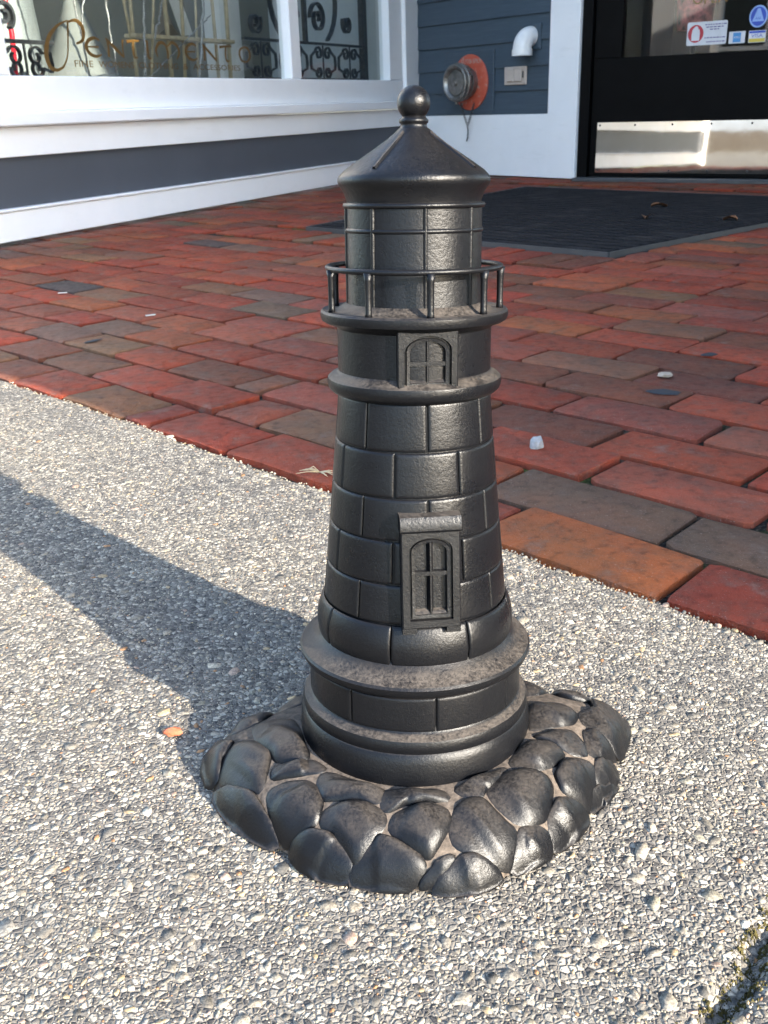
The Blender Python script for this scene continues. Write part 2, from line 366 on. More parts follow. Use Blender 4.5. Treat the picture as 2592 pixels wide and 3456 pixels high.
rad = st[:, 2:3] * g.uniform(0.72, 1.12, (ns, K)); el = g.uniform(0.42, 1.0, (ns, 1)); ori = g.uniform(0, np.pi, (ns, 1))
lx = np.cos(ang) * rad * 1.12; ly = np.sin(ang) * rad * el
ox = lx * np.cos(ori) - ly * np.sin(ori); oy = lx * np.sin(ori) + ly * np.cos(ori)
hgt = st[:, 2:3] * g.uniform(0.0, 0.17, (ns, 1)) + 0.00015; tx = g.uniform(-0.10, 0.10, (ns, 1)); ty = g.uniform(-0.10, 0.10, (ns, 1))
z0 = ground_z(st[:, 0], st[:, 1])[:, None]; ins = g.uniform(0.68, 0.9, (ns, 1))
low = np.stack([st[:, 0:1] + ox, st[:, 1:2] + oy, np.broadcast_to(z0 - 0.0008, ox.shape)], 2)
top = np.stack([st[:, 0:1] + ox * ins, st[:, 1:2] + oy * ins, z0 + hgt + (ox * tx + oy * ty) + st[:, 2:3] * g.uniform(-0.06, 0.06, (ns, K))], 2)
V = np.concatenate([low, top], 1).reshape(-1, 3)
base = (np.arange(ns) * 2 * K)[:, None]
i = np.arange(K); j = (i + 1) % K
quads = np.stack([i, j, j + K, i + K], 1)[None] + base[:, :, None]; caps = (i + K)[None] + base
me = bpy.data.meshes.new('stone_chips'); nl = ns * (4 * K + K)
me.vertices.add(len(V)); me.vertices.foreach_set('co', V.ravel().astype(np.float32)); me.loops.add(nl); me.polygons.add(ns * (K + 1))
me.loops.foreach_set('vertex_index', np.concatenate([quads.reshape(-1), caps.reshape(-1)]).astype(np.int32))
ls = np.concatenate([np.arange(ns * K) * 4, ns * K * 4 + np.arange(ns) * K]); lt = np.concatenate([np.full(ns * K, 4), np.full(ns, K)])
me.polygons.foreach_set('loop_start', ls.astype(np.int32)); me.polygons.foreach_set('loop_total', lt.astype(np.int32)); me.update(calc_edges=True); me.validate()
pal = np.array([0.92, 0.82, 0.675]) * np.array([(0.25, 0.245, 0.235), (0.31, 0.30, 0.285), (0.385, 0.37, 0.345), (0.55, 0.54, 0.51), (0.17, 0.17, 0.17), (0.095, 0.10, 0.108), (0.37, 0.31, 0.225), (0.33, 0.20, 0.12), (0.30, 0.30, 0.275), (0.215, 0.225, 0.24), (0.33, 0.265, 0.245)])
pw = np.array([0.25, 0.19, 0.10, 0.022, 0.17, 0.06, 0.065, 0.022, 0.08, 0.08, 0.05]); pw /= pw.sum()
cc = pal[g.choice(len(pal), ns, p=pw)] * g.uniform(0.72, 1.12, (ns, 1))
ca = me.color_attributes.new('Col', 'FLOAT_COLOR', 'POINT'); ca.data.foreach_set('color', np.repeat(np.concatenate([cc, np.ones((ns, 1))], 1), 2 * K, 0).ravel().astype(np.float32))
me.materials.append(AGG)
chips = link(bpy.data.objects.new('stone_chips', me)); tag(chips, 'countless small granite chips bedded in the asphalt', 'stone chips', kind='stuff')

# moss and grit in the crack
MOSS = simple('crack_moss_and_grit', (0.060, 0.050, 0.018), 0.95, 0.1, var=0.85, scale=500)
mb = MB(); r2 = random.Random(3)
for _ in range(2600):
    t = r2.random() * (len(HOLE) - 1); a = int(t); f_ = t - a
    x = HOLE[a][0] + (HOLE[a + 1][0] - HOLE[a][0]) * f_ + r2.gauss(0, 0.0036); y = HOLE[a][1] + (HOLE[a + 1][1] - HOLE[a][1]) * f_ + r2.gauss(0, 0.0036)
    z = float(ground_z(x, y)) - 0.0004; s_ = r2.uniform(0.0005, 0.0014)
    q = [(x + s_ * math.cos(c + t * 9), y + s_ * math.sin(c + t * 9), z + s_ * r2.uniform(-0.2, 0.5)) for c in (0, 2.1, 4.2)]
    mb.add(q + [(x, y, z + s_ * r2.uniform(1.0, 2.0))], [(0, 1, 3), (1, 2, 3), (2, 0, 3)])
tag(mb.obj('crack_moss', MOSS), 'dark moss and grit filling a crack in the asphalt', 'moss', kind='stuff')

# ------------------------------------------------------------------ ground: brick paving
pave = obj('brick_pavement', [gp_ for gp_ in [tuple(uv(-9, V0 - 0.02, -0.0120)), tuple(uv(4, V0 - 0.02, -0.0120)), tuple(uv(4, 9, -0.0120)), tuple(uv(-9, 9, -0.0120))]], [(0, 1, 2, 3)], BED)
tag(pave, 'red brick paving leading up to the shop entrance', 'pavement', kind='structure')
PAL = {'R': (0.23, 0.0378, 0.0136), 'O': (0.2668, 0.0655, 0.0208), 'T': (0.1702, 0.0706, 0.0328), 'G': (0.1178, 0.0638, 0.0376), 'M': (0.184, 0.0521, 0.0272), 'P': (0.2208, 0.0521, 0.0256), 'B': (0.1472, 0.0437, 0.02), 'D': (0.0644, 0.0487, 0.0416)}
def brick_outline(r_, L, Wd):
    a, b = L / 2, Wd / 2; C = [r_.choice((0.003, 0.0045, 0.006, 0.011)) for _ in range(4)]
    P_ = [(-a + C[0], -b), (-a * 0.3, -b), (a * 0.35, -b), (a - C[1], -b), (a, -b + C[1] * 0.7), (a, b - C[2]), (a - C[2] * 0.8, b), (0.05 * a, b), (-a + C[3], b), (-a, b - C[3] * 0.8), (-a, -b + C[0])]
    return [(x + r_.uniform(-0.0024, 0.0024), y + r_.uniform(-0.0024, 0.0024)) for x, y in P_]
def brick_geo(seed, L=0.2, Wd=0.0965):
    r_ = random.Random(seed); O = brick_outline(r_, L, Wd); n = len(O); vs = []; wear = r_.uniform(0.0012, 0.0026)
    for x, y in O: vs.append((x, y, -0.03))
    for x, y in O: vs.append((x, y, -wear * r_.uniform(0.8, 1.3)))
    for x, y in O: vs.append((x * (1 - wear * 1.0 / (L / 2)), y * (1 - wear * 1.5 / (Wd / 2)), r_.uniform(-0.0007, 0.0004)))
    fs = []
    for q in (0, 1):
        for i in range(n): j = (i + 1) % n; fs.append((q * n + i, q * n + j, (q + 1) * n + j, (q + 1) * n + i))
    vs.append((0, 0, r_.uniform(-0.0006, 0.0008))); fs += [(2 * n + i, 2 * n + (i + 1) % n, 3 * n) for i in range(n)]
    return vs, fs
GEO = [brick_geo(s) for s in range(10)]; BM = [mesh('brick', v, f, BRICK, True, 38) for v, f in GEO]
def left_u(v): return -3.317 - 0.33 * (v - 1.552)
MATC = [(-2.74, 2.43), (-1.488, 2.43), (-1.33, 4.13), (-3.04, 4.15)]
JOINTS = {1: ([-1.722, -1.58, -1.414, -1.238, -1.175, -.997, -.79, -.584, -.37], 'TMRTRRRPOR'),
          2: ([-1.856, -1.682, -1.513, -1.322, -1.157, -1.059, -.857, -.655, -.43], 'RMTRRPTOGG'),
          3: ([-2.112, -1.952, -1.782, -1.605, -1.433, -1.248, -1.18, -.98, -.785, -.586, -.373], 'MPGTRBTPRRPR'),
          4: ([-2.218, -2.054, -1.901, -1.733, -1.554, -1.369, -1.161, -.96, -.85, -.645, -.439], 'PPRGORRTBBRR'),
          5: ([-2.025, -1.83, -1.644, -1.458, -1.257, -1.05, -.95, -.778, -.548], 'OPOPPBPRPM'),
          6: ([-1.68, -1.47, -1.26, -1.06, -.867, -.655], 'RPTOBBR'), 7: ([-1.2, -.989, -.771], 'RPTB'), 8: ([-1.3, -1.088, -.87, -.651], 'OPRBR')}
bricks = []       # (u, v, length, width, rot, color)
rb = random.Random(21)
def rcol():
    c = rb.choices('ROTGMPBD', (50, 13, 6, 3, 7, 8, 13, 0.5))[0]; return c
def add_row(k):
    v = V0 + (k - 0.5) * PITCH_V; lo = left_u(v) - 0.25; hi = 0.7 + 0.33 * (v - V0)
    if k in JOINTS: js, cs = JOINTS[k]; js = list(js); cs = list(cs)
    else: js = [rb.uniform(-1.2, -1.0) + (0.1 if k % 2 else 0.0)]; cs = [rcol(), rcol()]
    while js[0] > lo: js.insert(0, js[0] - (rb.uniform(0.195, 0.212) if rb.random() > 0.06 else 0.104)); cs.insert(0, rcol())
    while js[-1] < hi: js.append(js[-1] + (rb.uniform(0.198, 0.212) if rb.random() > 0.06 else 0.104)); cs.append(rcol())
    for a in range(len(js) - 1):
        u0, u1 = js[a], js[a + 1]; uc = (u0 + u1) / 2
        if uc < lo + 0.05: continue
        segs = [(u0, u1)]
        if 2.16 < v < 4.42:                                # leave room for the mat and its soldier courses
            ml, mr_ = -2.74 - (v - 2.43) * 0.176 - 0.006, -1.488 + (v - 2.43) * 0.093 + 0.006
            if v < 2.44: ml, mr_ = -3.0, -1.45
            if v > 4.12: ml, mr_ = -3.35, -1.10
            segs = [(a_, b_) for a_, b_ in ((u0, min(u1, ml)), (max(u0, mr_), u1)) if b_ - a_ > 0.03]
        for a_, b_ in segs: gj = 0.003 if k < 6 else 0.0; bricks.append(((a_ + b_) / 2, v, b_ - a_ - rb.uniform(0.0055, 0.0090) - gj, PITCH_V - rb.uniform(0.0055, 0.0090) - gj * 0.8, 0.0, cs[a + 1]))
for k in range(1, 41): add_row(k)
for vc, ua, ub in ((2.317, -2.95, -1.47), (4.262, -3.30, -1.12)):
    u = ua
    while u < ub: bricks.append((u, vc, 0.2, 0.098, math.pi / 2, rcol())); u += 0.1035
def in_view(b):
    p = uv(b[0], b[1]); return p.y > 0.5 and abs(p.x) < 0.44 * p.y + 0.12
vis = sorted([b for b in bricks if in_view(b)], key=lambda b: b[0] ** 2 * 0 + uv(b[0], b[1]).length)
near = set(id(b) for b in vis[:298]); stuffv = []; stufff = []; stuffc = []
for n_, b in enumerate(bricks):
    u, v, L, Wd, rot, cs = b; p = uv(u, v, rb.uniform(-0.0052, -0.0012)); rz = ROW_AZ + rot + rb.gauss(0, 0.009); c = PAL[cs]
    f_ = rb.uniform(0.78, 1.18); c = (c[0] * f_ * rb.uniform(0.94, 1.06), c[1] * f_ * rb.uniform(0.9, 1.1), c[2] * f_ * rb.uniform(0.9, 1.1))
    q = rb.randrange(10); flip = rb.random() < 0.5
    if id(b) in near:
        o = bpy.data.objects.new('brick', BM[q]); link(o, pave); o.location = p; o.rotation_euler = (rb.gauss(0, 0.012), rb.gauss(0, 0.008), rz + (math.pi if flip else 0))
        o.scale = (L / 0.2, Wd / 0.0965, 1); o.color = (*c, 1)
    else:
        mt = Matrix.Translation(p) @ Matrix.Rotation(rz, 4, 'Z') @ Matrix.Rotation(rb.gauss(0, 0.006), 4, 'X') @ Matrix.Diagonal((L / 0.2, Wd / 0.0965, 1, 1)); kk = len(stuffv)
        stuffv += [tuple(mt @ Vector(w)) for w in GEO[q][0]]; stufff += [tuple(i + kk for i in f) for f in GEO[q][1]]; stuffc += [(*c, 1)] * len(GEO[q][0])
so = obj('far_bricks', stuffv, stufff, BRICK_A, pave, True, 38); so['kind'] = 'stuff'
ca = so.data.color_attributes.new('Col', 'FLOAT_COLOR', 'POINT'); ca.data.foreach_set('color', np.array(stuffc, np.float32).ravel())

# ------------------------------------------------------------------ left shop bay with the display window
WL0 = Vector((-1.27226, 3.43431, 0)); W_AZ = math.atan2(0.89644, 0.44317)
bay = empty('display_window_bay', WL0, W_AZ, 'white framed shop display window above a slate grey panel and white baseboard', 'shop window')
SL, SR = -0.93, 3.50                    # ends of the window wall along its length
B('baseboard', WHITE, bay, SL, SR, -0.022, 0.03, 0.012, 0.108, b=0.003)
B('base_cap', WHITE, bay, SL, SR, -0.030, 0.028, 0.1085, 0.118, b=0.003)
B('panel', GREY, bay, SL, SR, 0.0, 0.03, 0.118, 0.285, b=0)
B('apron', WHITE, bay, SL, SR, -0.020, 0.03, 0.280, 0.374, b=0.002)
B('sill', WHITE, bay, SL, SR, -0.052, 0.03, 0.3755, 0.420, b=0.005)
B('bottom_rail', WHITE, bay, SL, SR - 0.20, -0.014, 0.05, 0.4205, 0.532, b=0.003)
B('mullion', WHITE, bay, 2.003, 2.100, -0.010, 0.055, 0.5325, 2.40, b=0.006)
B('stile', WHITE, bay, 3.118, 3.298, -0.012, 0.055, 0.5325, 2.40, b=0.004)
B('stile', WHITE, bay, SL, 0.165, -0.012, 0.055, 0.5325, 2.40, b=0.004)
B('corner_post', WHITE, bay, 3.2985, 3.497, -0.034, 0.09, 0.4205, 2.55, b=0.004)
B('head_rail', WHITE, bay, SL, SR, -0.015, 0.06, 2.4005, 2.56, b=0.003)
for a, b_ in ((0.165, 2.003), (2.100, 3.118)):
    pn = B('pane', GLASS, bay, a - 0.004, b_ + 0.004, 0.030, 0.034, 0.528, 2.404, b=0)
B('display_floor', INTERIOR, bay, SL + 0.05, SR, 0.056, 1.0, 0.48, 0.524, b=0)
B('backdrop', TAUPE, bay, SL, SR, 1.0, 1.05, 0.3, 2.6, b=0)
B('added_glass_roof', GLASS, bay, SL, SR, 0.06, 1.05, 2.5605, 2.62, b=0)  # unseen glass roof, added so skylight brightens the window display
B('end_wall', INTERIOR, bay, SR - 0.03, SR, 0.09, 1.0, 0.525, 2.56, b=0)
# street-facing end of the bay (seen only in the door's kick plate)
c0 = WL0 + Vector((0.44317, 0.89644, 0)) * SL
frontage = empty('shop_frontage', (c0.x, c0.y, 0), math.atan2(E1.y, E1.x) + math.pi, 'white shop front facing the street beyond the display window', 'shop front')
B('corner_pilaster', WHITE, frontage, -0.02, 0.16, -0.02, 0.10, 0.0, 2.6, b=0.008)
B('wall', GREY, frontage, 0.1605, 5.0, 0.02, 0.12, 0.1, 0.5, b=0)
B('baseboard', WHITE, frontage, 0.1605, 5.0, 0.0, 0.12, 0.0, 0.0995, b=0)
B('upper_wall', WHITE, frontage, 0.1605, 5.0, 0.03, 0.12, 0.5005, 2.6, b=0)

# lettering on the glass
letters = empty('window_lettering', WL0, W_AZ, 'gold shop name and smaller line lettered on the display window glass', 'lettering')
def fx(x): return 0.382 + (x - 70) * (0.216 / 280.0)
def fz(y): return 0.553 + (520 - y) * (0.168 / 380.0)
def smoothline(pts, k=6):
    out = []; n = len(pts)
    for i in range(n - 1):
        p0, p1, p2, p3 = pts[max(i - 1, 0)], pts[i], pts[i + 1], pts[min(i + 2, n - 1)]
        for q in range(k):
            t = q / k; out.append(tuple(0.5 * ((2 * p1[a]) + (-p0[a] + p2[a]) * t + (2 * p0[a] - 5 * p1[a] + 4 * p2[a] - p3[a]) * t * t + (-p0[a] + 3 * p1[a] - 3 * p2[a] + p3[a]) * t ** 3) for a in range(len(p1))))
    return out + [pts[-1]]
GY0, GY1 = 0.0292, 0.0298
def stroke(mb, pts, w, ws=None):
    P_ = smoothline(pts); n = len(P_)
    if ws: W_ = [np.interp(i / (n - 1), np.linspace(0, 1, len(ws)), ws) for i in range(n)]
    else: W_ = w
    mb.ribbon(P_, W_, GY0, GY1)
mb = MB(); A_ = lambda *q: [(fx(x), fz(y)) for x, y in q]
stroke(mb, A_((248, 150), (180, 190), (115, 270), (85, 360), (78, 430), (95, 500), (135, 520)), 0, [0.004, 0.008, 0.016, 0.02, 0.02, 0.016, 0.010])
stroke(mb, A_((135, 520), (180, 490), (215, 410), (232, 300), (248, 150)), 0, [0.010, 0.008, 0.006, 0.007, 0.009])
stroke(mb, A_((250, 160), (300, 145), (335, 175), (345, 230), (330, 290), (285, 318)), 0, [0.006, 0.012, 0.018, 0.018, 0.012, 0.006])
mb.obj('letter', GOLD, letters)
ZB, ZH = 0.603, 0.062
def letter(s0, s1, strokes):
    mb = MB()
    for pts, w in strokes: stroke(mb, [(s0 + (s1 - s0) * x, ZB + ZH * z) for x, z in pts], 0, [k_ * ZH for k_ in w])
    mb.obj('letter', GOLD, letters)
LE = [([(0.95, 0.88), (0.65, 1.0), (0.25, 0.85), (0.06, 0.5), (0.25, 0.13), (0.65, 0.0), (1.0, 0.12)], [0.10, 0.16, 0.22, 0.26, 0.22, 0.16, 0.08]), ([(0.08, 0.5), (0.85, 0.52)], [0.09, 0.09])]
LN = [([(0.12, 1.0), (0.16, 0.5), (0.12, 0.0)], [0.2, 0.16, 0.2]), ([(0.05, 1.02), (0.5, 0.5), (0.92, 0.0)], [0.12, 0.22, 0.14]), ([(0.95, 1.0), (0.90, 0.5), (0.92, 0.0)], [0.16, 0.11, 0.1])]
LT = [([(0.0, 0.9), (0.5, 0.97), (1.0, 0.98)], [0.2, 0.13, 0.1]), ([(0.52, 0.96), (0.45, 0.5), (0.5, 0.05), (0.75, 0.02)], [0.18, 0.22, 0.18, 0.08])]
LI = [([(0.2, 1.0), (0.5, 0.95), (0.5, 0.5), (0.55, 0.05), (1.1, 0.0)], [0.08, 0.2, 0.22, 0.18, 0.07])]
LM = [([(0.06, 0.10), (0.02, 0.55), (0.2, 0.95), (0.42, 0.85), (0.5, 0.4), (0.48, 0.0)], [0.10, 0.2, 0.2, 0.18, 0.2, 0.16]), ([(0.5, 0.75), (0.72, 1.0), (0.95, 0.75), (0.98, 0.35), (0.86, 0.0)], [0.10, 0.18, 0.2, 0.2, 0.08])]
LO = [([(0.5, 1.0), (0.12, 0.8), (0.04, 0.45), (0.2, 0.1), (0.55, 0.0), (0.9, 0.22), (0.97, 0.58), (0.8, 0.9), (0.5, 1.0)], [0.1, 0.18, 0.22, 0.18, 0.1, 0.18, 0.22, 0.18, 0.1])]
for a, b_, s_ in ((0.594, 0.680, LE), (0.705, 0.815, LN), (0.832, 0.91, LT), (0.940, 0.972, LI), (1.006, 1.163, LM), (1.203, 1.288, LE), (1.325, 1.438, LN), (1.459, 1.553, LT), (1.610, 1.703, LO)): letter(a, b_, s_)
def text_mesh(name, txt, m, parent, w, h, loc, thick=0.0004, align_left=True, rot=(R(90), 0, 0)):
    cu = bpy.data.curves.new(name, 'FONT'); cu.body = txt; cu.extrude = 0.0; to = bpy.data.objects.new(name, cu); COL.objects.link(to)
    dg = bpy.context.evaluated_depsgraph_get(); me = bpy.data.meshes.new_from_object(to.evaluated_get(dg)); bpy.data.objects.remove(to); bpy.data.curves.remove(cu)
    co = np.array([v.co[:] for v in me.vertices]); mn = co.min(0); sz = np.maximum(co.max(0) - mn, 1e-6)
    for v in me.vertices: v.co = ((v.co.x - mn[0]) / sz[0] * w, (v.co.y - mn[1]) / sz[1] * h, 0)
    me.materials.clear(); me.materials.append(m); me.name = name; o = bpy.data.objects.new(name, me); link(o, parent); o.location = loc; o.rotation_euler = rot; return o
for wd_, x0, x1 in (('FINE', 0.525, 0.625), ('WOMENS', 0.655, 0.86), ('CLOTHING', 0.89, 1.145), ('&', 1.18, 1.215), ('ACCESSORIES', 1.25, 1.61)):
    text_mesh('small_word', wd_, GOLD, letters, x1 - x0, 0.0215, (x0, 0.0290, 0.566))

# ---- window display
def fence_scroll(mb, cx, cz, r, turns, start, w, y, sgn=1):
    n = int(26 * turns); pts = []
    for i in range(n + 1):
        t = i / n; a = start + sgn * t * turns * 2 * math.pi; rr = r * (1 - 0.8 * t); pts.append((cx + rr * math.cos(a), cz + rr * math.sin(a)))
    mb.ribbon(pts, w, y - 0.012, y + 0.012); return pts
def iron_panel(name, s0, s1, z0, z1, y, label, big):
    p = empty(name, WL0, W_AZ, label, 'ironwork', 'scrolled iron panels in the window')
    MB().box(s0, s1, y - 0.008, y + 0.008, z1 - 0.010, z1 + 0.004, b=0.001).obj('rail', DARKIRON, p)
    MB().box(s0, s1, y - 0.008, y + 0.008, z0 - 0.004, z0 + 0.006, b=0.001).obj('rail', DARKIRON, p)
    n = max(1, round((s1 - s0) / 0.31)); w_ = (s1 - s0) / n; zt, zb = z1 - 0.014, z0 + 0.006; rr = 0.038
    for i in range(n):
        for sg in (-1, 1):
            cx = s0 + w_ * (i + 0.5); mb = MB()
            ex = cx + sg * (w_ / 2 - 0.02)
            P_ = [(cx + sg * 0.012, zt - 2 * rr * 0.9)]
            P_ = []
            for q in range(22):                                  # upper curl running into the side bow and the lower curl
                t = q / 21; a = math.pi * (2.3 - 2.3 * t) ; ra = rr * (0.35 + 0.65 * t); P_.append((cx + sg * (0.052 + ra * math.cos(a) * 1.0), zt - rr + ra * math.sin(a)))
            P_ = P_[:-1] + [(ex - sg * 0.006, (zt + zb) / 2 + 0.03), (ex, (zt + zb) / 2 - 0.01), (ex - sg * 0.006, (zt + zb) / 2 - 0.035)]
            for q in range(22):
                t = q / 21; a = -math.pi * 2.2 * t; ra = rr * 0.85 * (1 - 0.62 * t); P_.append((cx + sg * (0.052 + ra * math.cos(a)), zb + rr * 0.85 + ra * math.sin(a)))
            mb.ribbon(P_, 0.0075, y - 0.007, y + 0.007); mb.obj('scroll', DARKIRON, p)
        MB().box(cx - 0.004, cx + 0.004, y - 0.004, y + 0.004, z0, z1 - 0.01, b=0.001).obj('bar', DARKIRON, p)
    for cx, cz, r, turns, st_, sg in big:
        mb = MB(); fence_scroll(mb, cx, cz, r, turns, st_, 0.011, y, sg); mb.obj('scroll', DARKIRON, p)
    return p
pr = iron_panel('iron_scroll_panel', 1.99, 3.285, 0.545, 0.728, 0.25, 'wrought iron scroll panel standing behind the right part of the display window',
                [(2.46, 0.985, 0.255, 0.62, R(250), -1), (2.77, 0.985, 0.255, 0.62, R(290), 1), (2.755, 0.850, 0.085, 1.6, R(180), -1), (2.45, 0.845, 0.085, 1.6, R(0), 1), (3.10, 0.838, 0.052, 1.5, R(150), 1), (2.11, 0.80, 0.055, 1.5, R(30), -1)])
MB().box(2.595, 2.625, 0.24, 0.26, 0.728, 1.4, b=0.002).obj('post', DARKIRON, pr)
MB().box(3.285, 3.335, 0.235, 0.27, 0.525, 1.5, b=0.003).obj('post', DARKIRON, pr)
pl = iron_panel('iron_scroll_panel', 0.36, 0.67, 0.532, 0.662, 0.25, 'short wrought iron scroll panel at the left end of the display window', [(0.435, 0.745, 0.05, 1.5, R(-60), 1)])
tree = empty('silver_branches', WL0, W_AZ, 'bundle of glittering silver branches standing in the display window', 'branches')
for (a, b_, r_) in (((0.667, 0.797), (0.702, 0.53), 0.006), ((1.082, 0.824), (1.038, 0.53), 0.008), ((1.503, 0.851), (1.41, 0.53), 0.008), ((0.852, 0.809), (0.866, 0.53), 0.006), ((1.204, 0.822), (1.123, 0.679), 0.005), ((1.21, 0.613), (1.056, 0.53), 0.0035), ((0.729, 0.801), (0.681, 0.677), 0.004)):
    k = 12; P_ = []; rj = random.Random(int(a[0] * 1000))
    top_ = (a[0] + (a[0] - b_[0]) * 2.2, a[1] + (a[1] - b_[1]) * 2.2)
    for i in range(k * 3):
        t = i / (k * 3 - 1); P_.append((b_[0] + (top_[0] - b_[0]) * t + rj.uniform(-.004, .004), 0.12 + rj.uniform(-.006, .006), b_[1] + (top_[1] - b_[1]) * t))
    MB().tube(P_, [r_ * 0.72 * rj.uniform(0.75, 1.2) for _ in P_], 6).obj('branch', SILVER, tree, True)
frame = empty('pale_stick_stand', WL0, W_AZ, 'stand of tall pale wooden sticks with a cross shelf in the display window', 'display stand')
for (a, b_, r_) in (((1.327, 0.845), (1.323, 0.53), 0.010), ((1.447, 0.853), (1.421, 0.53), 0.008), ((1.682, 0.868), (1.683, 0.53), 0.008), ((1.792, 0.875), (1.783, 0.53), 0.010), ((1.098, 0.83), (1.084, 0.53), 0.008), ((1.056, 0.827), (1.084, 0.62), 0.006), ((1.25, 0.83), (1.18, 0.53), 0.006), ((1.55, 0.83), (1.52, 0.53), 0.006)):
    top_ = (a[0] + (a[0] - b_[0]) * 2.0, a[1] + (a[1] - b_[1]) * 2.0); P_ = [(b_[0] + (top_[0] - b_[0]) * t, 0.2, b_[1] + (top_[1] - b_[1]) * t) for t in (0, .33, .66, 1)]
    MB().tube(P_, r_, 7).obj('stick', CREAM, frame, True)
B('shelf', CREAM, frame, 1.07, 1.80, 0.17, 0.23, 0.690, 0.706)
def sail(name, pts, y, m, label, cat, bulge=0.03):
    cx = sum(p[0] for p in pts) / len(pts); cz = sum(p[1] for p in pts) / len(pts); n = len(pts)
    vs = [(p[0], y, p[1]) for p in pts] + [(cx, y - bulge, cz)] + [(p[0], y + 0.006, p[1]) for p in pts]
    fs = [(i, (i + 1) % n, n) for i in range(n)] + [tuple(n + 1 + i for i in range(n))[::-1]] + [(i, n + 1 + i, n + 1 + (i + 1) % n, (i + 1) % n) for i in range(n)]
    o = obj(name, vs, fs, m, None, False); o.location = WL0; o.rotation_euler = (0, 0, W_AZ); return tag(o, label, cat)
sail('white_sail_ornament', [(1.46, 0.95), (1.60, 0.84), (1.652, 0.729), (1.568, 0.722)], 0.30, INTERIOR, 'white sail shaped ornament hanging behind the pale sticks', 'ornament')
sail('brown_sail_ornament', [(1.45, 0.86), (1.559, 0.725), (1.39, 0.713)], 0.31, simple('brown_sailcloth', (0.14, 0.12, 0.095), 0.8), 'brown triangular sail ornament beside the white sail', 'ornament')
def cone(name, s, y, r0, r1, z0, z1, m, label):
    mb = MB(); k = 24; prof = []
    for i in range(9): t = i / 8; prof.append((r0 + (r1 - r0) * t ** 0.8, z0 + (z1 - z0) * t))
    o = mb.lathe(prof, k, s, y).obj(name, m, None, True, 50); o.location = WL0; o.rotation_euler = (0, 0, W_AZ); return tag(o, label, 'dress form')
cone('draped_skirt_form', 1.03, 0.45, 0.19, 0.03, 0.525, 0.84, SHEER, 'sheer grey draped skirt form behind the gold lettering')
cone('glitter_skirt_form', 0.80, 0.62, 0.16, 0.10, 0.525, 1.3, GLITTER, 'glittering pale silver skirt at the left end of the display window')
B('display_pillar', INTERIOR, None, 0, 0.13, 0, 0.13, 0, 1.6); pil = bpy.data.objects['display_pillar']; pil.rotation_euler = (0, 0, W_AZ)
pv = WL0 + Vector((0.44317, 0.89644, 0)) * 1.93 + Vector((-0.89644, 0.44317, 0)) * 0.30; pil.location = (pv.x, pv.y, 0.5245); tag(pil, 'pale square pillar between the sticks and the iron panel', 'pillar')
redb = MB().tube([(0.625, 0.42, 0.53), (0.64, 0.42, 0.7), (0.62, 0.42, 1.1)], 0.010, 8).obj('red_pole', REDP, None, True); redb.location = WL0; redb.rotation_euler = (0, 0, W_AZ); tag(redb, 'red lacquered pole behind the left iron panel', 'pole')

# ------------------------------------------------------------------ entrance wall with clapboards
DL0 = Vector((1.0979, 5.5248, 0)); D_AZ = R(-52)
ent = empty('entrance_wall', DL0, D_AZ, 'blue grey clapboard wall with white trim beside the entrance', 'wall')
SA, SB = -1.322, -0.210
B('backing', GREY, ent, -1.335, -0.02, 0.03, 0.16, 0.0, 2.62, b=0)
B('base_board', WHITE, ent, -1.322, -0.2155, -0.014, 0.029, 0.004, 0.330, b=0.002)
B('casing', WHITE, ent, -0.215, -0.012, -0.020, 0.029, 0.004, 2.5, b=0.003)
lines = [0.331, 0.452, 0.572, 0.697, 0.823] + [0.823 + 0.124 * i for i in range(1, 14)]
for a, b_ in zip(lines[:-1], lines[1:]):
    vs = []
    for x in (SA, SB - 0.006): vs += [(x, -0.012, a), (x, 0.001, b_ + 0.012), (x, 0.029, b_ + 0.012), (x, 0.029, a)]
    if True: obj('clapboard', vs, [(0, 1, 2, 3), (7, 6, 5, 4), (0, 4, 5, 1), (1, 5, 6, 2), (2, 6, 7, 3), (3, 7, 4, 0)], SIDING, ent)
B('frieze', WHITE, ent, -1.322, -0.2155, -0.016, 0.028, 2.46, 2.62, b=0.002)

fdc = empty('hose_connection', DL0 + Vector((math.cos(D_AZ), math.sin(D_AZ), 0)) * -0.815 + Vector((0, 0, 0.505)), D_AZ, 'brass fire hose connection with red flange and chain on the clapboard wall', 'hose connection')
B('mounting_plate', SIDING, fdc, -0.215, 0.185, -0.019, -0.0, -0.172, 0.166, b=0.002)
def disc_y(prof, n=48):
    """lathe around the local y axis; prof = [(radius, y)]"""
    vs = []; fs = []
    for r, y in prof:
        for j in range(n): a = 2 * math.pi * j / n; vs.append((r * math.cos(a), y, r * math.sin(a)))
    for i in range(len(prof) - 1):
        for j in range(n): j2 = (j + 1) % n; fs.append((i * n + j, (i + 1) * n + j, (i + 1) * n + j2, i * n + j2))
    fs.append(tuple(range(n))); fs.append(tuple((len(prof) - 1) * n + j for j in range(n))[::-1]); return vs, fs
v_, f_ = disc_y([(0.146, -0.019), (0.148, -0.026), (0.140, -0.032), (0.075, -0.036)]); obj('flange', v_, f_, ESC, fdc, True, 40)
v_, f_ = disc_y([(0.078, -0.030), (0.076, -0.07), (0.094, -0.074), (0.096, -0.086), (0.082, -0.090), (0.082, -0.10), (0.1, -0.104), (0.104, -0.122), (0.098, -0.126)]); obj('coupling', v_, f_, BRASS, fdc, True, 40)
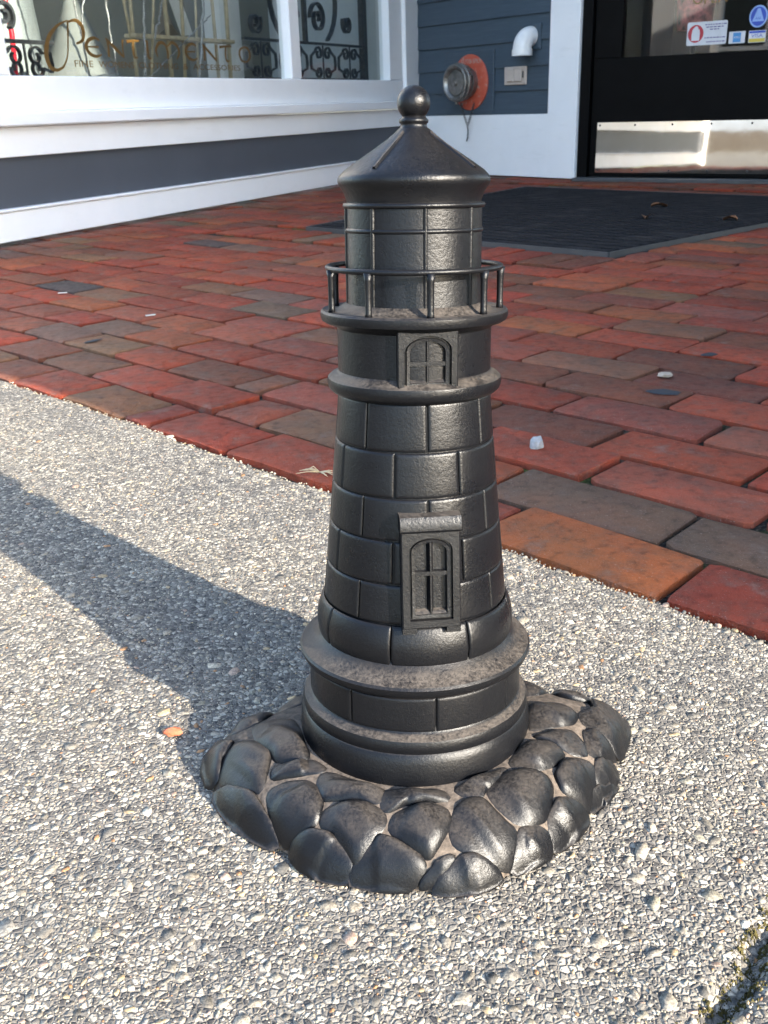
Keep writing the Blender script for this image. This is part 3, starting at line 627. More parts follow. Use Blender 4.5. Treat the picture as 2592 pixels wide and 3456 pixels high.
v_, f_ = disc_y([(0.094, -0.118), (0.098, -0.146), (0.090, -0.150), (0.080, -0.146), (0.070, -0.128), (0.066, -0.136), (0.020, -0.140), (0.016, -0.152), (0.002, -0.155)]); obj('cap', v_, f_, BRASS, fdc, True, 40)
for a in (20, 140, 260):
    c, s_ = math.cos(R(a)), math.sin(R(a)); MB().tube([(0.098 * c, -0.112, 0.098 * s_), (0.116 * c, -0.112, 0.116 * s_)], 0.008, 8).obj('lug', BRASS, fdc, True, 40)
text_mesh('lettering', 'AUTO SPKR', simple('worn_raised_letters', (0.42, 0.30, 0.26), 0.6), fdc, 0.17, 0.024, (-0.065, -0.0365, 0.098))
ch = MB()
for x0, x1 in ((-0.055, 0.0), (0.055, 0.004)):
    for i in range(9):
        t = i / 9; x = x0 + (x1 - x0) * t; z = -0.115 - 0.115 * t; ang_ = i * 1.57
        ring = [(x + 0.005 * math.cos(q * 0.785) * math.cos(ang_), -0.045 + 0.005 * math.cos(q * 0.785) * math.sin(ang_), z + 0.009 * math.sin(q * 0.785)) for q in range(9)]; ch.tube(ring, 0.0016, 5)
for i in range(4):
    z = -0.235 - 0.016 * i; ring = [(0.002 + 0.005 * math.cos(q * 0.785 + i), -0.045 + 0.004 * math.sin(i), z + 0.009 * math.sin(q * 0.785)) for q in range(9)]; ch.tube(ring, 0.0018, 5)
ch.tube([(0.006, -0.045, -0.29), (-0.004, -0.047, -0.315)], 0.004, 6); ch.obj('chain', DARKIRON, fdc, True)

elb = empty('pvc_elbow_vent', DL0 + Vector((math.cos(D_AZ), math.sin(D_AZ), 0)) * -0.352 + Vector((0, 0, 0.715)), D_AZ, 'white plastic elbow vent pipe pointing down from the clapboards', 'vent pipe')
B('mounting_plate', SIDING, elb, -0.075, 0.070, -0.017, 0.0, -0.066, 0.060, b=0.002)
pts = [(0, -0.012, 0)] + [(0, -0.02 - 0.062 * math.sin(a), 0 - 0.062 + 0.062 * math.cos(a)) for a in np.linspace(0.1, math.pi / 2, 10)] + [(0, -0.082, -0.078)]
MB().tube(pts, 0.050, 28).obj('elbow', PVC, elb, True, 50); MB().tube([(0, -0.082, -0.062), (0, -0.082, -0.094)], 0.0545, 28).obj('socket', PVC, elb, True, 40)
box = empty('outlet_cover', DL0 + Vector((math.cos(D_AZ), math.sin(D_AZ), 0)) * -0.462 + Vector((0, 0, 0.527)), D_AZ, 'beige weatherproof outlet cover below the white elbow pipe', 'outlet')
B('plate', BEIGE, box, -0.084, 0.083, -0.020, -0.008, -0.046, 0.046, b=0.004)
for x in (-0.028, 0.030): B('flap', BEIGE, box, x - 0.027, x + 0.027, -0.032, -0.020, -0.030, 0.036, b=0.004)
B('hinge', DARKIRON, box, 0.060, 0.066, -0.027, -0.020, -0.012, 0.02, b=0.001)

# ------------------------------------------------------------------ door
DR_AZ = R(-35)
DSC = (0.968, 1, 1)
door = empty('shop_door', DL0, DR_AZ, 'black shop door with glass upper pane and polished metal kick plate', 'door')
door.scale = DSC
B('frame', BLACK, door, -0.008, 0.050, -0.005, 0.12, 0.0, 2.3, b=0.002)
B('bottom_rail', BLACK, door, 0.054, 1.14, 0.020, 0.062, 0.018, 0.585, b=0.002)
B('stile', BLACK, door, 0.054, 0.205, 0.020, 0.062, 0.5855, 2.2, b=0.002)
B('stile', BLACK, door, 0.97, 1.14, 0.020, 0.062, 0.5855, 2.2, b=0.002)
B('frame', BLACK, door, 1.145, 1.25, -0.005, 0.12, 0.0, 2.3, b=0.002)
B('head', BLACK, door, 0.0505, 1.1445, -0.005, 0.12, 2.205, 2.3, b=0.002)
B('pane', GLASS, door, 0.2, 0.975, 0.040, 0.044, 0.58, 2.2, b=0)
kp = B('kick_plate', KICK, door, 0.092, 1.10, 0.0165, 0.0195, 0.036, 0.283, b=0.0008)
for v in kp.data.vertices: v.co.y -= 0.0058 * (0.283 - v.co.z) / 0.247         # the thin plate stands off a little at its foot
for x in (0.108, 0.304, 0.505, 0.706, 0.908):
    for z in (0.268, 0.049):
        v_, f_ = disc_y([(0.0055, 0.0165), (0.0045, 0.0145), (0.001, 0.014)], 12); o = obj('screw', [(a + x, b_ - 0.0058 * (0.283 - z) / 0.247, c + z) for a, b_, c in v_], f_, DARKIRON, kp, True, 60)
B('threshold', ALU, door, -0.005, 1.25, -0.075, 0.09, -0.006, 0.014, b=0.004)
SW = simple('sticker_white', (0.62, 0.63, 0.66), 0.5); SRd = simple('sticker_red', (0.42, 0.012, 0.03), 0.5); SBl = simple('sticker_blue', (0.02, 0.07, 0.45), 0.5)
SLb = simple('sticker_light_blue', (0.25, 0.40, 0.72), 0.5); SYe = simple('sticker_yellow', (0.62, 0.48, 0.06), 0.5); SInk = simple('sticker_ink', (0.08, 0.06, 0.22), 0.5); SCy = simple('sticker_cyan', (0.05, 0.25, 0.55), 0.5)
def rrect(x0, x1, z0, z1, r, y0, y1):
    P_ = []
    for cx, cz, a0 in ((x1 - r, z1 - r, 0), (x0 + r, z1 - r, 90), (x0 + r, z0 + r, 180), (x1 - r, z0 + r, 270)):
        for q in range(5): a = R(a0 + q * 22.5); P_.append((cx + r * math.cos(a), cz + r * math.sin(a)))
    n = len(P_); return [(x, y0, z) for x, z in P_] + [(x, y1, z) for x, z in P_], [tuple(range(n)), tuple(range(n, 2 * n))[::-1]] + [(i, n + i, n + (i + 1) % n, (i + 1) % n) for i in range(n)]
def yprism(pts, y0, y1):
    n = len(pts); return [(x, y0, z) for x, z in pts] + [(x, y1, z) for x, z in pts], [tuple(range(n))[::-1], tuple(range(n, 2 * n))] + [(i, (i + 1) % n, n + (i + 1) % n, n + i) for i in range(n)]
def circ(cx, cz, rx, rz, n=36): return [(cx + rx * math.cos(2 * math.pi * i / n), cz + rz * math.sin(2 * math.pi * i / n)) for i in range(n)]
YS = 0.0395
def sticker(name, label):
    o = empty(name, DL0, DR_AZ, label, 'sticker', 'stickers on the door glass'); o.scale = DSC; return o
s1 = sticker('notice_sticker', 'white rectangular notice sticker with a red circle on the door glass')
v_, f_ = rrect(0.536, 0.734, 0.621, 0.723, 0.008, YS - 0.0006, YS); obj('backing', v_, f_, SW, s1)
v_, f_ = yprism(circ(0.580, 0.672, 0.039, 0.039), YS - 0.0012, YS - 0.0007); obj('red_circle', v_, f_, SRd, s1)
hand = [(0.560, 0.642), (0.600, 0.642), (0.601, 0.676), (0.598, 0.690), (0.592, 0.692), (0.590, 0.700), (0.584, 0.705), (0.577, 0.704), (0.570, 0.698), (0.563, 0.690), (0.560, 0.672)]
v_, f_ = yprism(hand, YS - 0.0018, YS - 0.0013); obj('hand_shape', v_, f_, SW, s1)
for z, w_, x in ((0.709, 0.10, 0.624), (0.698, 0.085, 0.63), (0.688, 0.045, 0.65), (0.652, 0.10, 0.626), (0.634, 0.085, 0.636)):
    mb = MB(); xx = x; rz_ = random.Random(int(z * 1000))
    while xx < x + w_: q = rz_.uniform(0.006, 0.016); mb.box(xx, xx + q, YS - 0.0011, YS - 0.0007, z - 0.0022, z + 0.0022); xx += q + 0.0035
    mb.obj('print_line', SInk, s1)
s2 = sticker('card_sticker', 'small white sticker with a blue square on the door glass'); v_, f_ = rrect(0.746, 0.824, 0.620, 0.671, 0.002, YS - 0.0006, YS); obj('backing', v_, f_, SW, s2)
v_, f_ = rrect(0.766, 0.804, 0.625, 0.666, 0.001, YS - 0.0012, YS - 0.0007); obj('blue_square', v_, f_, SCy, s2)
text_mesh('lettering', 'AMEX', SW, s2, 0.03, 0.008, (0.770, YS - 0.0014, 0.642))
s3 = sticker('payment_card_sticker', 'payment card sticker with blue and yellow bands on the door glass'); v_, f_ = rrect(0.841, 0.921, 0.619, 0.670, 0.002, YS - 0.0006, YS); obj('backing', v_, f_, SW, s3)
v_, f_ = rrect(0.843, 0.919, 0.659, 0.668, 0.001, YS - 0.0012, YS - 0.0007); obj('blue_band', v_, f_, SBl, s3); v_, f_ = rrect(0.843, 0.919, 0.621, 0.636, 0.001, YS - 0.0012, YS - 0.0007); obj('yellow_band', v_, f_, SYe, s3)
text_mesh('lettering', 'VISA', SBl, s3, 0.054, 0.016, (0.853, YS - 0.0012, 0.640))
s4 = sticker('round_sticker', 'round blue sticker with a pale triangle on the door glass'); v_, f_ = yprism(circ(0.878, 0.729, 0.043, 0.047), YS - 0.0006, YS); obj('backing', v_, f_, SLb, s4)
v_, f_ = yprism(circ(0.878, 0.729, 0.036, 0.040), YS - 0.0012, YS - 0.0007); obj('blue_disc', v_, f_, SBl, s4)
v_, f_ = yprism([(0.850, 0.708), (0.906, 0.708), (0.884, 0.762), (0.872, 0.762)], YS - 0.0018, YS - 0.0013); obj('triangle', v_, f_, SLb, s4)
text_mesh('lettering', 'AAA', SBl, s4, 0.026, 0.010, (0.865, YS - 0.0020, 0.716))
op = empty('door_lettering', DL0, DR_AZ, 'gold OPEN lettering near the top of the door glass', 'lettering'); op.scale = DSC; text_mesh('lettering', 'OPEN', GOLD, op, 0.17, 0.045, (0.552, YS - 0.0008, 0.800))

# room behind the door, building above, right-hand bay
room = empty('shop_interior', DL0, DR_AZ, 'dark shop interior seen through the door glass', 'room')
B('back_wall', DARKROOM, room, -0.2, 1.65, 1.6, 1.7, -0.02, 2.6, b=0); B('side_wall', DARKROOM, room, -0.20, -0.10, 0.30, 1.7, -0.02, 2.6, b=0); B('side_wall', DARKROOM, room, 1.55, 1.65, 0.165, 1.6, -0.02, 2.6, b=0); B('ceiling', DARKROOM, room, -0.2, 1.65, 0.165, 1.7, 2.32, 2.4, b=0); B('floor', DARKROOM, room, -0.1, 1.55, 0.125, 1.6, -0.05, 0.0, b=0)
B('side_wall', WHITE, room, 1.2505, 3.2, 0.0, 0.16, 0.0, 2.62, b=0)
dress = empty('dress_form', (0, 0, 0), 0, 'red and pink garment on a form just inside the door glass', 'garment'); dp = DL0 + Vector((math.cos(DR_AZ), math.sin(DR_AZ), 0)) * 0.36 + Vector((-math.sin(DR_AZ), math.cos(DR_AZ), 0)) * 0.62
dress.location = (dp.x, dp.y, 0.12)
MB().lathe([(0.09, 0.60), (0.10, 0.75), (0.085, 0.9), (0.075, 1.05), (0.11, 1.25), (0.10, 1.35), (0.03, 1.42)], 20).obj('bodice', simple('pink_floral_cloth', (0.45, 0.10, 0.10), 0.8, var=0.9, scale=25), dress, True)
MB().tube([(0, 0, 0), (0, 0, 0.62)], 0.012, 10).obj('stand', DARKIRON, dress, True); MB().lathe([(0.12, 0.0), (0.115, 0.012), (0.02, 0.02)], 24).obj('foot', DARKIRON, dress, True, 40)
upper = empty('upper_storey', uv(-2.0, V0, 2.66), ROW_AZ, 'upper storey of the shop building above the entrance', 'building')
CEIL = simple('porch_ceiling_paint', (0.55, 0.56, 0.58), 0.7)
B('storey_wall', SIDING, upper, -1.35, 9.0, 1.65, 6.0, 0.03, 4.5, b=0); B('soffit', CEIL, upper, -1.35, 9.0, 1.60, 6.0, 0.0, 0.028, b=0)
rbay = empty('right_shop_bay', uv(0.78, V0 - 0.028, 0), ROW_AZ, 'matching right hand shop bay beyond the entrance', 'shop front')
vs = [(0, 0), (6.5, 0), (6.5, 5.2), (1.72, 5.2)]
def prism(pts, z0, z1): n = len(pts); return [(x, y, z0) for x, y in pts] + [(x, y, z1) for x, y in pts], [tuple(range(n))[::-1], tuple(range(n, 2 * n))] + [(i, (i + 1) % n, n + (i + 1) % n, n + i) for i in range(n)]
v_, f_ = prism(vs, 0.42, 2.64); obj('wall', v_, f_, WHITE, rbay); v_, f_ = prism([(0.01, 0.01), (6.49, 0.01), (6.49, 5.19), (1.72, 5.19)], 0.1, 0.4195); obj('panel', v_, f_, GREY, rbay)
v_, f_ = prism([(-0.01, -0.006), (6.5, -0.006), (6.5, 5.2), (1.71, 5.2)], 0.0, 0.0995); obj('baseboard', v_, f_, WHITE, rbay)

# house over the street, mirrored in the door
hs = empty('house', (-19.0, -6.5, 0), R(115), 'pale grey house across the street mirrored in the door', 'house')
HW = simple('pale_grey_clapboard', (0.26, 0.29, 0.33), 0.7, 0.3, var=0.1, scale=2); HG = simple('dark_window_panes', (0.01, 0.012, 0.015), 0.15, 0.5)
B('wall', HW, hs, -9, 9, 0.0, 7.0, 0.55, 7.5, b=0); B('foundation', simple('brown_stone_footing', (0.09, 0.075, 0.06), 0.9), hs, -9.05, 9.05, -0.06, 7.0, -0.05, 0.549, b=0)
for zf in (1.4, 4.5):
    for xf in (-7, -4.2, -1.4, 1.4, 4.2, 7):
        w_ = B('window', WHITE, hs, xf - 0.65, xf + 0.65, -0.06, -0.001, zf, zf + 1.8, b=0); B('pane', HG, w_, xf - 0.52, xf + 0.52, -0.075, -0.061, zf + 0.12, zf + 1.68, b=0)
v_, f_ = [(-9.4, -0.5, 7.5), (9.4, -0.5, 7.5), (9.4, 7.5, 7.5), (-9.4, 7.5, 7.5), (-9.4, 3.5, 10.2), (9.4, 3.5, 10.2)], [(0, 1, 5, 4), (2, 3, 4, 5), (0, 4, 3), (1, 2, 5), (3, 2, 1, 0)]
obj('roof', v_, f_, simple('dark_shingles', (0.04, 0.04, 0.045), 0.9), hs)

# ------------------------------------------------------------------ door mat
mc = [uv(*c) for c in MATC]
mat = empty('entrance_mat', (mc[0] + mc[1] + mc[2] + mc[3]) / 4, 0, 'large charcoal ribbed entrance mat with metal edging', 'mat'); mo = mat.location.copy()
def quadprism(pts, z0, z1):
    n = len(pts); return [(p.x - mo.x, p.y - mo.y, z0) for p in pts] + [(p.x - mo.x, p.y - mo.y, z1) for p in pts], [tuple(range(n))[::-1], tuple(range(n, 2 * n))] + [(i, (i + 1) % n, n + (i + 1) % n, n + i) for i in range(n)]
v_, f_ = quadprism(mc, -0.02, 0.0030); obj('backing', v_, f_, BLACK, mat)
NR = 28
for i in range(NR):
    t0, t1 = (i + 0.20) / NR, (i + 0.80) / NR; L = lambda t: mc[0].lerp(mc[3], t); Rr = lambda t: mc[1].lerp(mc[2], t)
    def ins(a, b, e): return a.lerp(b, e)
    a, b_, c, d = L(t0), Rr(t0), Rr(t1), L(t1); q = [ins(a, b_, .012), ins(b_, a, .012), ins(c, d, .012), ins(d, c, .012)]
    v_, f_ = quadprism(q, 0.0031, 0.0090); obj('rib', v_, f_, MATM, mat)
for a, b_ in ((0, 1), (1, 2), (2, 3), (3, 0)):
    A0, B0 = mc[a], mc[b_]; d = (B0 - A0).normalized(); n_ = Vector((-d.y, d.x, 0)); cen = sum(mc, Vector()) / 4
    if (cen - A0).dot(n_) < 0: n_ = -n_
    q = [A0 - n_ * 0.003 + d * 0.0, B0 - n_ * 0.003, B0 + n_ * 0.003, A0 + n_ * 0.003]
    if (q[1] - q[0]).cross(q[2] - q[1]).z < 0: q = q[::-1]
    v_, f_ = quadprism(q, -0.01, 0.009); obj('edge_strip', v_, f_, ALU, mat)
mat.location.z = 0.0

# ------------------------------------------------------------------ cast-iron lighthouse
LX, LY = 0.0152, 0.5475
house = empty('lighthouse_doorstop', (LX, LY, -0.0012), 0, 'black cast iron lighthouse doorstop standing on a rock base on the asphalt', 'doorstop')
LEAN = Matrix.Rotation(R(1.18), 4, 'Y') @ Matrix.Rotation(R(-4.5), 4, 'X')        # the casting leans a little on the uneven ground
def lathe(name, prof, m=IRON, parent=house, n=128, sharp=35): return MB().lathe(prof, n).obj(name, m, parent, True, sharp)
def pol(r, phi, z): return Vector((r * math.sin(phi), -r * math.cos(phi), z))     # phi = 0 faces the camera, positive to the right
# plinth
plinth = lathe('plinth', [(0.0735, 0.006), (0.0748, 0.022), (0.0752, 0.034), (0.0746, 0.0425), (0.0730, 0.0470), (0.0722, 0.0480), (0.0728, 0.0500), (0.0732, 0.0535), (0.0722, 0.0562), (0.0700, 0.0575), (0.0682, 0.0585), (0.0670, 0.0598), (0.0664, 0.064), (0.0664, 0.0840)], IRON_TOP)
lathe('flange', [(0.0660, 0.0825), (0.0690, 0.0835), (0.0722, 0.0855), (0.0734, 0.0880), (0.0737, 0.0905), (0.0726, 0.0920), (0.0690, 0.0932), (0.0650, 0.0955), (0.0620, 0.0985), (0.0600, 0.1015)], IRON_TOP)
def tower_r(z): return np.interp(z, [0.120, 0.1348, 0.192, 0.2451, 0.258], [0.0577, 0.0561, 0.0505, 0.0456, 0.0446])
lathe('tower_core', [(0.0575, 0.098)] + [(float(tower_r(z)) - 0.0014, z) for z in np.linspace(0.122, 0.2560, 8)], IRON)
tower = bpy.data.objects['tower_core']
def bulge_r(z): t = (z - 0.0990) / (0.1240 - 0.0990); return 0.0574 + 0.0042 * math.sin(math.pi * min(1, max(0, t * 0.76 + 0.18))) + 0.0008 * (1 - t)
def course(parent, z0, z1, rf, n, off, thick=0.0008, gap=0.0007, m=IRON, skip=()):
    rm = rf((z0 + z1) / 2); dphi = 2 * math.pi / n; ea = gap / rm / dphi / 2; H = z1 - z0; eb = gap * 0.5 / H
    def axis(e, k): return [e, e + e * 0.9, e + e * 2.6] + list(np.linspace(e + e * 6.0, 1 - e - e * 6.0, k)) + [1 - e - e * 2.6, 1 - e - e * 0.9, 1 - e]
    aa, bb = axis(ea, 7), axis(eb, 4); na, nb = len(aa), len(bb)
    def prof(i, n_): d = min(i, n_ - 1 - i); return (0.0, 0.55, 0.88, 1.0)[min(d, 3)]
    vs = []
    for j_, b in enumerate(bb):
        for i_, a in enumerate(aa):
            z = z0 + H * b; h = min(prof(i_, na), prof(j_, nb)); r = rf(z) - thick - 0.0002 + (thick + 0.0002) * h; vs.append(pol(r, (a - 0.5) * dphi, z))
    fs = [(j_ * na + i_, j_ * na + i_ + 1, (j_ + 1) * na + i_ + 1, (j_ + 1) * na + i_) for j_ in range(nb - 1) for i_ in range(na - 1)]
    me = mesh('block', vs, fs, m, True, 60)
    for k in range(n):
        phi = R(off) + (k + 0.5) * dphi; o = bpy.data.objects.new('block', me); link(o, parent); o.rotation_euler = (0, 0, phi)
zs = [0.2530, 0.2251, 0.1987, 0.1738, 0.1480, 0.1240]; tr = lambda z: float(tower_r(z)) + 0.0002
for i in range(5): course(tower, zs[i + 1], zs[i], tr, 8, 6.8 + (22.5 if i % 2 else 0))
course(tower, 0.0990, 0.1240, lambda z: bulge_r(z) + 0.0002, 8, 6.8 + 22.5)
course(plinth, 0.0598, 0.0826, lambda z: 0.0680, 8, 8.5)
# belt, watch room, gallery
lathe('belt_ring', [(0.0435, 0.2505), (0.0455, 0.2520), (0.0482, 0.2530), (0.0506, 0.2552), (0.0515, 0.2585), (0.0510, 0.2612), (0.0492, 0.2628), (0.0462, 0.2640), (0.0446, 0.2660)], IRON_TOP)
watch = lathe('watch_room', [(0.0450, 0.258), (0.0448, 0.278), (0.0450, 0.2925)], IRON)
lathe('gallery', [(0.0445, 0.2895), (0.0465, 0.2915), (0.0515, 0.2932), (0.0537, 0.2946), (0.0544, 0.2968), (0.0542, 0.2992), (0.0532, 0.3004), (0.0515, 0.2999), (0.0455, 0.3000), (0.0420, 0.3020), (0.0395, 0.3040)], IRON_TOP)
railing = MB(); RR, RZ = 0.0495, 0.3237
railing.tube([pol(RR, 2 * math.pi * i / 72, RZ) for i in range(73)], 0.0016, 10, caps=False); railing = railing.obj('railing', IRON, house, True)
for k in range(9):
    ph = R(8 + 40 * k)
    MB().tube([pol(RR, ph, 0.2990), pol(RR, ph, 0.3020), pol(RR, ph, 0.3110), pol(RR, ph, 0.3190), pol(RR, ph, 0.3232)], [0.0024, 0.0019, 0.00185, 0.0020, 0.0027], 10).obj('post', IRON, railing, True)
# lantern room
lan = lathe('lantern_room', [(0.0392, 0.3005), (0.0386, 0.3050), (0.0380, 0.3570)], IRON)
for k in range(8):
    ph = R(7 + 45 * k); mb = MB(); w_ = R(2.1); vs = []
    for z in (0.3025, 0.3565):
        for a, r in ((-w_, 0.0374), (-w_ * 0.7, 0.0388), (0, 0.0394), (w_ * 0.7, 0.0388), (w_, 0.0374)): vs.append(pol(r, ph + a, z))
    mb.add(vs, [(i, i + 1, 6 + i, 5 + i) for i in range(4)]).obj('glazing_bar', IRON, lan, True, 80)
for zc, h, r_ in ((0.3440, 0.0014, 0.0393), (0.3572, 0.0016, 0.0402)):
    MB().lathe([(0.0374, zc - h * 1.1), (r_ - 0.0006, zc - h * 0.8), (r_, zc), (r_ - 0.0006, zc + h * 0.8), (0.0374, zc + h * 1.1)], 96, cap_top=False, cap_bot=False).obj('glazing_bar', IRON, lan, True, 60)
roof = lathe('roof', [(0.0374, 0.3560), (0.0380, 0.3600), (0.0392, 0.3635), (0.0408, 0.3662), (0.0421, 0.3678), (0.0427, 0.3696), (0.0426, 0.3716), (0.0416, 0.3732), (0.0392, 0.3756), (0.0310, 0.3812), (0.0226, 0.3866), (0.0152, 0.3916), (0.0105, 0.3952), (0.0085, 0.3972)], IRON)
for k in range(4):
    ph = R(-35 + 90 * k); P_ = [(0.0112, 0.3950), (0.0152, 0.3920), (0.0226, 0.3870), (0.0310, 0.3816), (0.0388, 0.3762)]; vs = []
    for r, z in P_:
        for w_, dz in ((-0.0015, -0.0010), (-0.0006, 0.0009), (0.0006, 0.0009), (0.0015, -0.0010)):
            p = pol(r, ph, z + dz); t = Vector((math.cos(ph), math.sin(ph), 0)); vs.append(p + t * w_)
    fs = [(i * 4 + j, i * 4 + j + 1, i * 4 + j + 5, i * 4 + j + 4) for i in range(4) for j in range(3)]; obj('seam', vs, fs, IRON_TOP, roof, True, 60)
ball = [(0.0091 * math.cos(a), 0.4103 + 0.0091 * math.sin(a)) for a in np.linspace(R(-48), R(89.5), 22)]
lathe('finial', [(0.0100, 0.3950), (0.0082, 0.3968), (0.0072, 0.3984), (0.0072, 0.3996), (0.0080, 0.4003), (0.0081, 0.4014), (0.0073, 0.4024)] + ball, IRON, n=64, sharp=60)
# arched window and door castings
def arch_loop(w, z0, z1, n=12, inset=0.0):
    w = w - 2 * inset; z0 = z0 + inset; z1 = z1 - inset; rise = min(w * 0.30, (z1 - z0) * 0.45); zc = z1 - rise; P_ = [(w / 2, z0), (w / 2, (z0 + zc) / 2), (w / 2, zc)]
    P_ += [(w / 2 * math.cos(a), zc + rise * math.sin(a)) for a in np.linspace(0, math.pi, n)[1:-1]]
    P_ += [(-w / 2, zc), (-w / 2, (z0 + zc) / 2), (-w / 2, z0), (-w / 6, z0), (w / 6, z0)]; return P_
def outer_loop(loop, w, z0, z1):
    cz = (z0 + z1) / 2; out = []
    for x, z in loop:
        dx, dz = x, z - cz; t = min((w / 2) / abs(dx) if abs(dx) > 1e-9 else 1e9, ((z1 - z0) / 2) / abs(dz) if abs(dz) > 1e-9 else 1e9); out.append([dx * t, cz + dz * t])
    for cx, cz2 in ((w / 2, z0), (w / 2, z1), (-w / 2, z1), (-w / 2, z0)):
        i = min(range(len(out)), key=lambda q: (out[q][0] - cx) ** 2 + (out[q][1] - cz2) ** 2); out[i] = [cx, cz2]
    return out
def casting(name, phi, w, z0, z1, ow, oz0, oz1, face, back, tilt=0.0, zref=0.0, hood=None, notch=False, bars=(0.5,)):
    """flat framed panel with an arched recess; face(z)/back = distances from the axis"""
    t = Vector((math.cos(phi), math.sin(phi), 0)); nrm = Vector((math.sin(phi), -math.cos(phi), 0))
    P3 = lambda x, d, z: t * x + nrm * (d - tilt * (z - zref)) + Vector((0, 0, z))
    AL = lambda q: arch_loop(ow, oz0, oz1, inset=q)
    L1 = AL(0.0); O = outer_loop(L1, w, z0, z1); n = len(L1); rings = []; DP = 0.0050
    bev = 0.0006
    OI = [[x * (1 - bev / (w / 2)), z + (bev if z < (z0 + z1) / 2 - 0.3 * (z1 - z0) else (-bev if z > (z0 + z1) / 2 + 0.3 * (z1 - z0) else 0))] for x, z in O]
    for lp, d in ((O, back), (O, face - bev), (OI, face), (L1, face), (AL(0.0004), face - 0.0024), (AL(0.0012), face - 0.0024), (AL(0.0015), face - 0.0008), (AL(0.0032), face - 0.0010), (AL(0.0036), face - DP)): rings.append([P3(x, d, z) for x, z in lp])
    vs = [p for r in rings for p in r]; fs = []
    for q in range(len(rings) - 1):
        for i in range(n): j_ = (i + 1) % n; fs.append((q * n + i, q * n + j_, (q + 1) * n + j_, (q + 1) * n + i))
    root = obj(name, vs, fs, IRON, house, True, 30)
    ctr = P3(0, face - DP, (oz0 + oz1) / 2); obj('pane', rings[-1] + [ctr], [(i, (i + 1) % n, n) for i in range(n)], IRON, root)
    def bar(x0, x1, za, zb, top_):
        vs = [P3(x, d, z) for z in (za, zb) for x, d in ((x0, face - DP - 0.0002), (x0 * 0.6 + x1 * 0.4 if x1 - x0 < 0.006 else x0, face - top_), (x1 * 0.6 + x0 * 0.4 if x1 - x0 < 0.006 else x1, face - top_), (x1, face - DP - 0.0002))]; obj('glazing_bar', vs, [(0, 1, 5, 4), (1, 2, 6, 5), (2, 3, 7, 6), (0, 3, 2, 1), (4, 5, 6, 7)], IRON, root)
    bar(-0.0021, 0.0021, oz0 + 0.0034, oz1 - 0.0034, 0.0012)
    for b in bars: zc = oz0 + (oz1 - oz0) * b; bar(-ow / 2 + 0.0033, ow / 2 - 0.0033, zc - 0.0012, zc + 0.0012, 0.0015)
    vs = [P3(x, d, z) for x in (-ow / 2 + 0.0034, ow / 2 - 0.0034) for d, z in ((face - DP - 0.0002, oz0 + 0.0034), (face - 0.0014, oz0 + 0.0034), (face - 0.0026, oz0 + 0.0048), (face - DP - 0.0002, oz0 + 0.0056))]
    obj('sill', vs, [(0, 4, 5, 1), (1, 5, 6, 2), (2, 6, 7, 3)], IRON_TOP, root)
    if hood:
        h0, h1, wd_, pr_ = hood; mb = MB(); prof = [(back, h0), (face + pr_ * 0.6, h0), (face + pr_, h0 + 0.0012), (face + pr_ * 1.05, h1 - 0.004), (face + pr_ * 0.4, h1 - 0.0008), (face - 0.004, h1), (back, h1)]
        vs = [P3(x, d, z) for x in (-wd_ / 2, wd_ / 2) for d, z in prof]; m_ = len(prof)
        obj('hood', vs, [(i, i + m_, i + 1 + m_, i + 1) for i in range(m_ - 1)] + [tuple(range(m_)), tuple(range(m_, 2 * m_))[::-1]], IRON_TOP, root, True, 30)
    if notch:
        for sx in (-1, 1):
            x0, x1 = sx * w * 0.26, sx * w * 0.5; x0, x1 = min(x0, x1), max(x0, x1); zz0, zz1 = z0 - 0.0032, z0 + 0.0002
            vs = [P3(x, d, z) for z in (zz0, zz1) for x, d in ((x0, back), (x0, face - 0.0004), (x1, face - 0.0004), (x1, back))]; obj('foot', vs, [(0, 1, 5, 4), (1, 2, 6, 5), (2, 3, 7, 6), (0, 3, 2, 1)], IRON, root)
    return root
casting('window', R(7.0), 0.0335, 0.2605, 0.2930, 0.0262, 0.2612, 0.2904, 0.0472, 0.0400, bars=(0.47,))
casting('doorway', R(7.0), 0.0340, 0.1250, 0.1818, 0.0252, 0.1296, 0.1784, 0.0624, 0.0480, tilt=0.105, zref=0.1250, hood=(0.1818, 0.1914, 0.0350, 0.0020), notch=True, bars=(0.56,))
for ch_ in list(house.children): ch_.matrix_basis = LEAN @ ch_.matrix_basis

# rock base
OUT = [(-0.1450, 0.006), (-0.1391, -0.0198), (-0.1256, -0.0502), (-0.1054, -0.0744), (-0.0816, -0.0914), (-0.0726, -0.1032), (-0.0561, -0.1131), (-0.0247, -0.1217), (0.0112, -0.1275), (0.0319, -0.126), (0.0486, -0.1161), (0.0744, -0.1026), (0.0976, -0.0802), (0.1103, -0.0599), (0.1271, -0.043), (0.1367, -0.015), (0.1485, 0.0107), (0.153, 0.038), (0.132, 0.047), (0.108, 0.054), (0.080, 0.074), (0.030, 0.094), (-0.030, 0.090), (-0.070, 0.066), (-0.094, 0.044), (-0.112, 0.034), (-0.134, 0.021)]
def ray_poly(px, py, a, poly):
    dx, dy = math.cos(a), math.sin(a); best = 9.0; n = len(poly)
    for i in range(n):
        x1, y1 = poly[i]; x2, y2 = poly[(i + 1) % n]; ex, ey = x2 - x1, y2 - y1; den = dx * ey - dy * ex
        if abs(den) < 1e-12: continue
        t = ((x1 - px) * ey - (y1 - py) * ex) / den; s_ = ((x1 - px) * dy - (y1 - py) * dx) / den
        if t > 0 and -1e-9 <= s_ <= 1 + 1e-9: best = min(best, t)
    return best
def out_r(phi): return ray_poly(0, 0, phi, OUT)
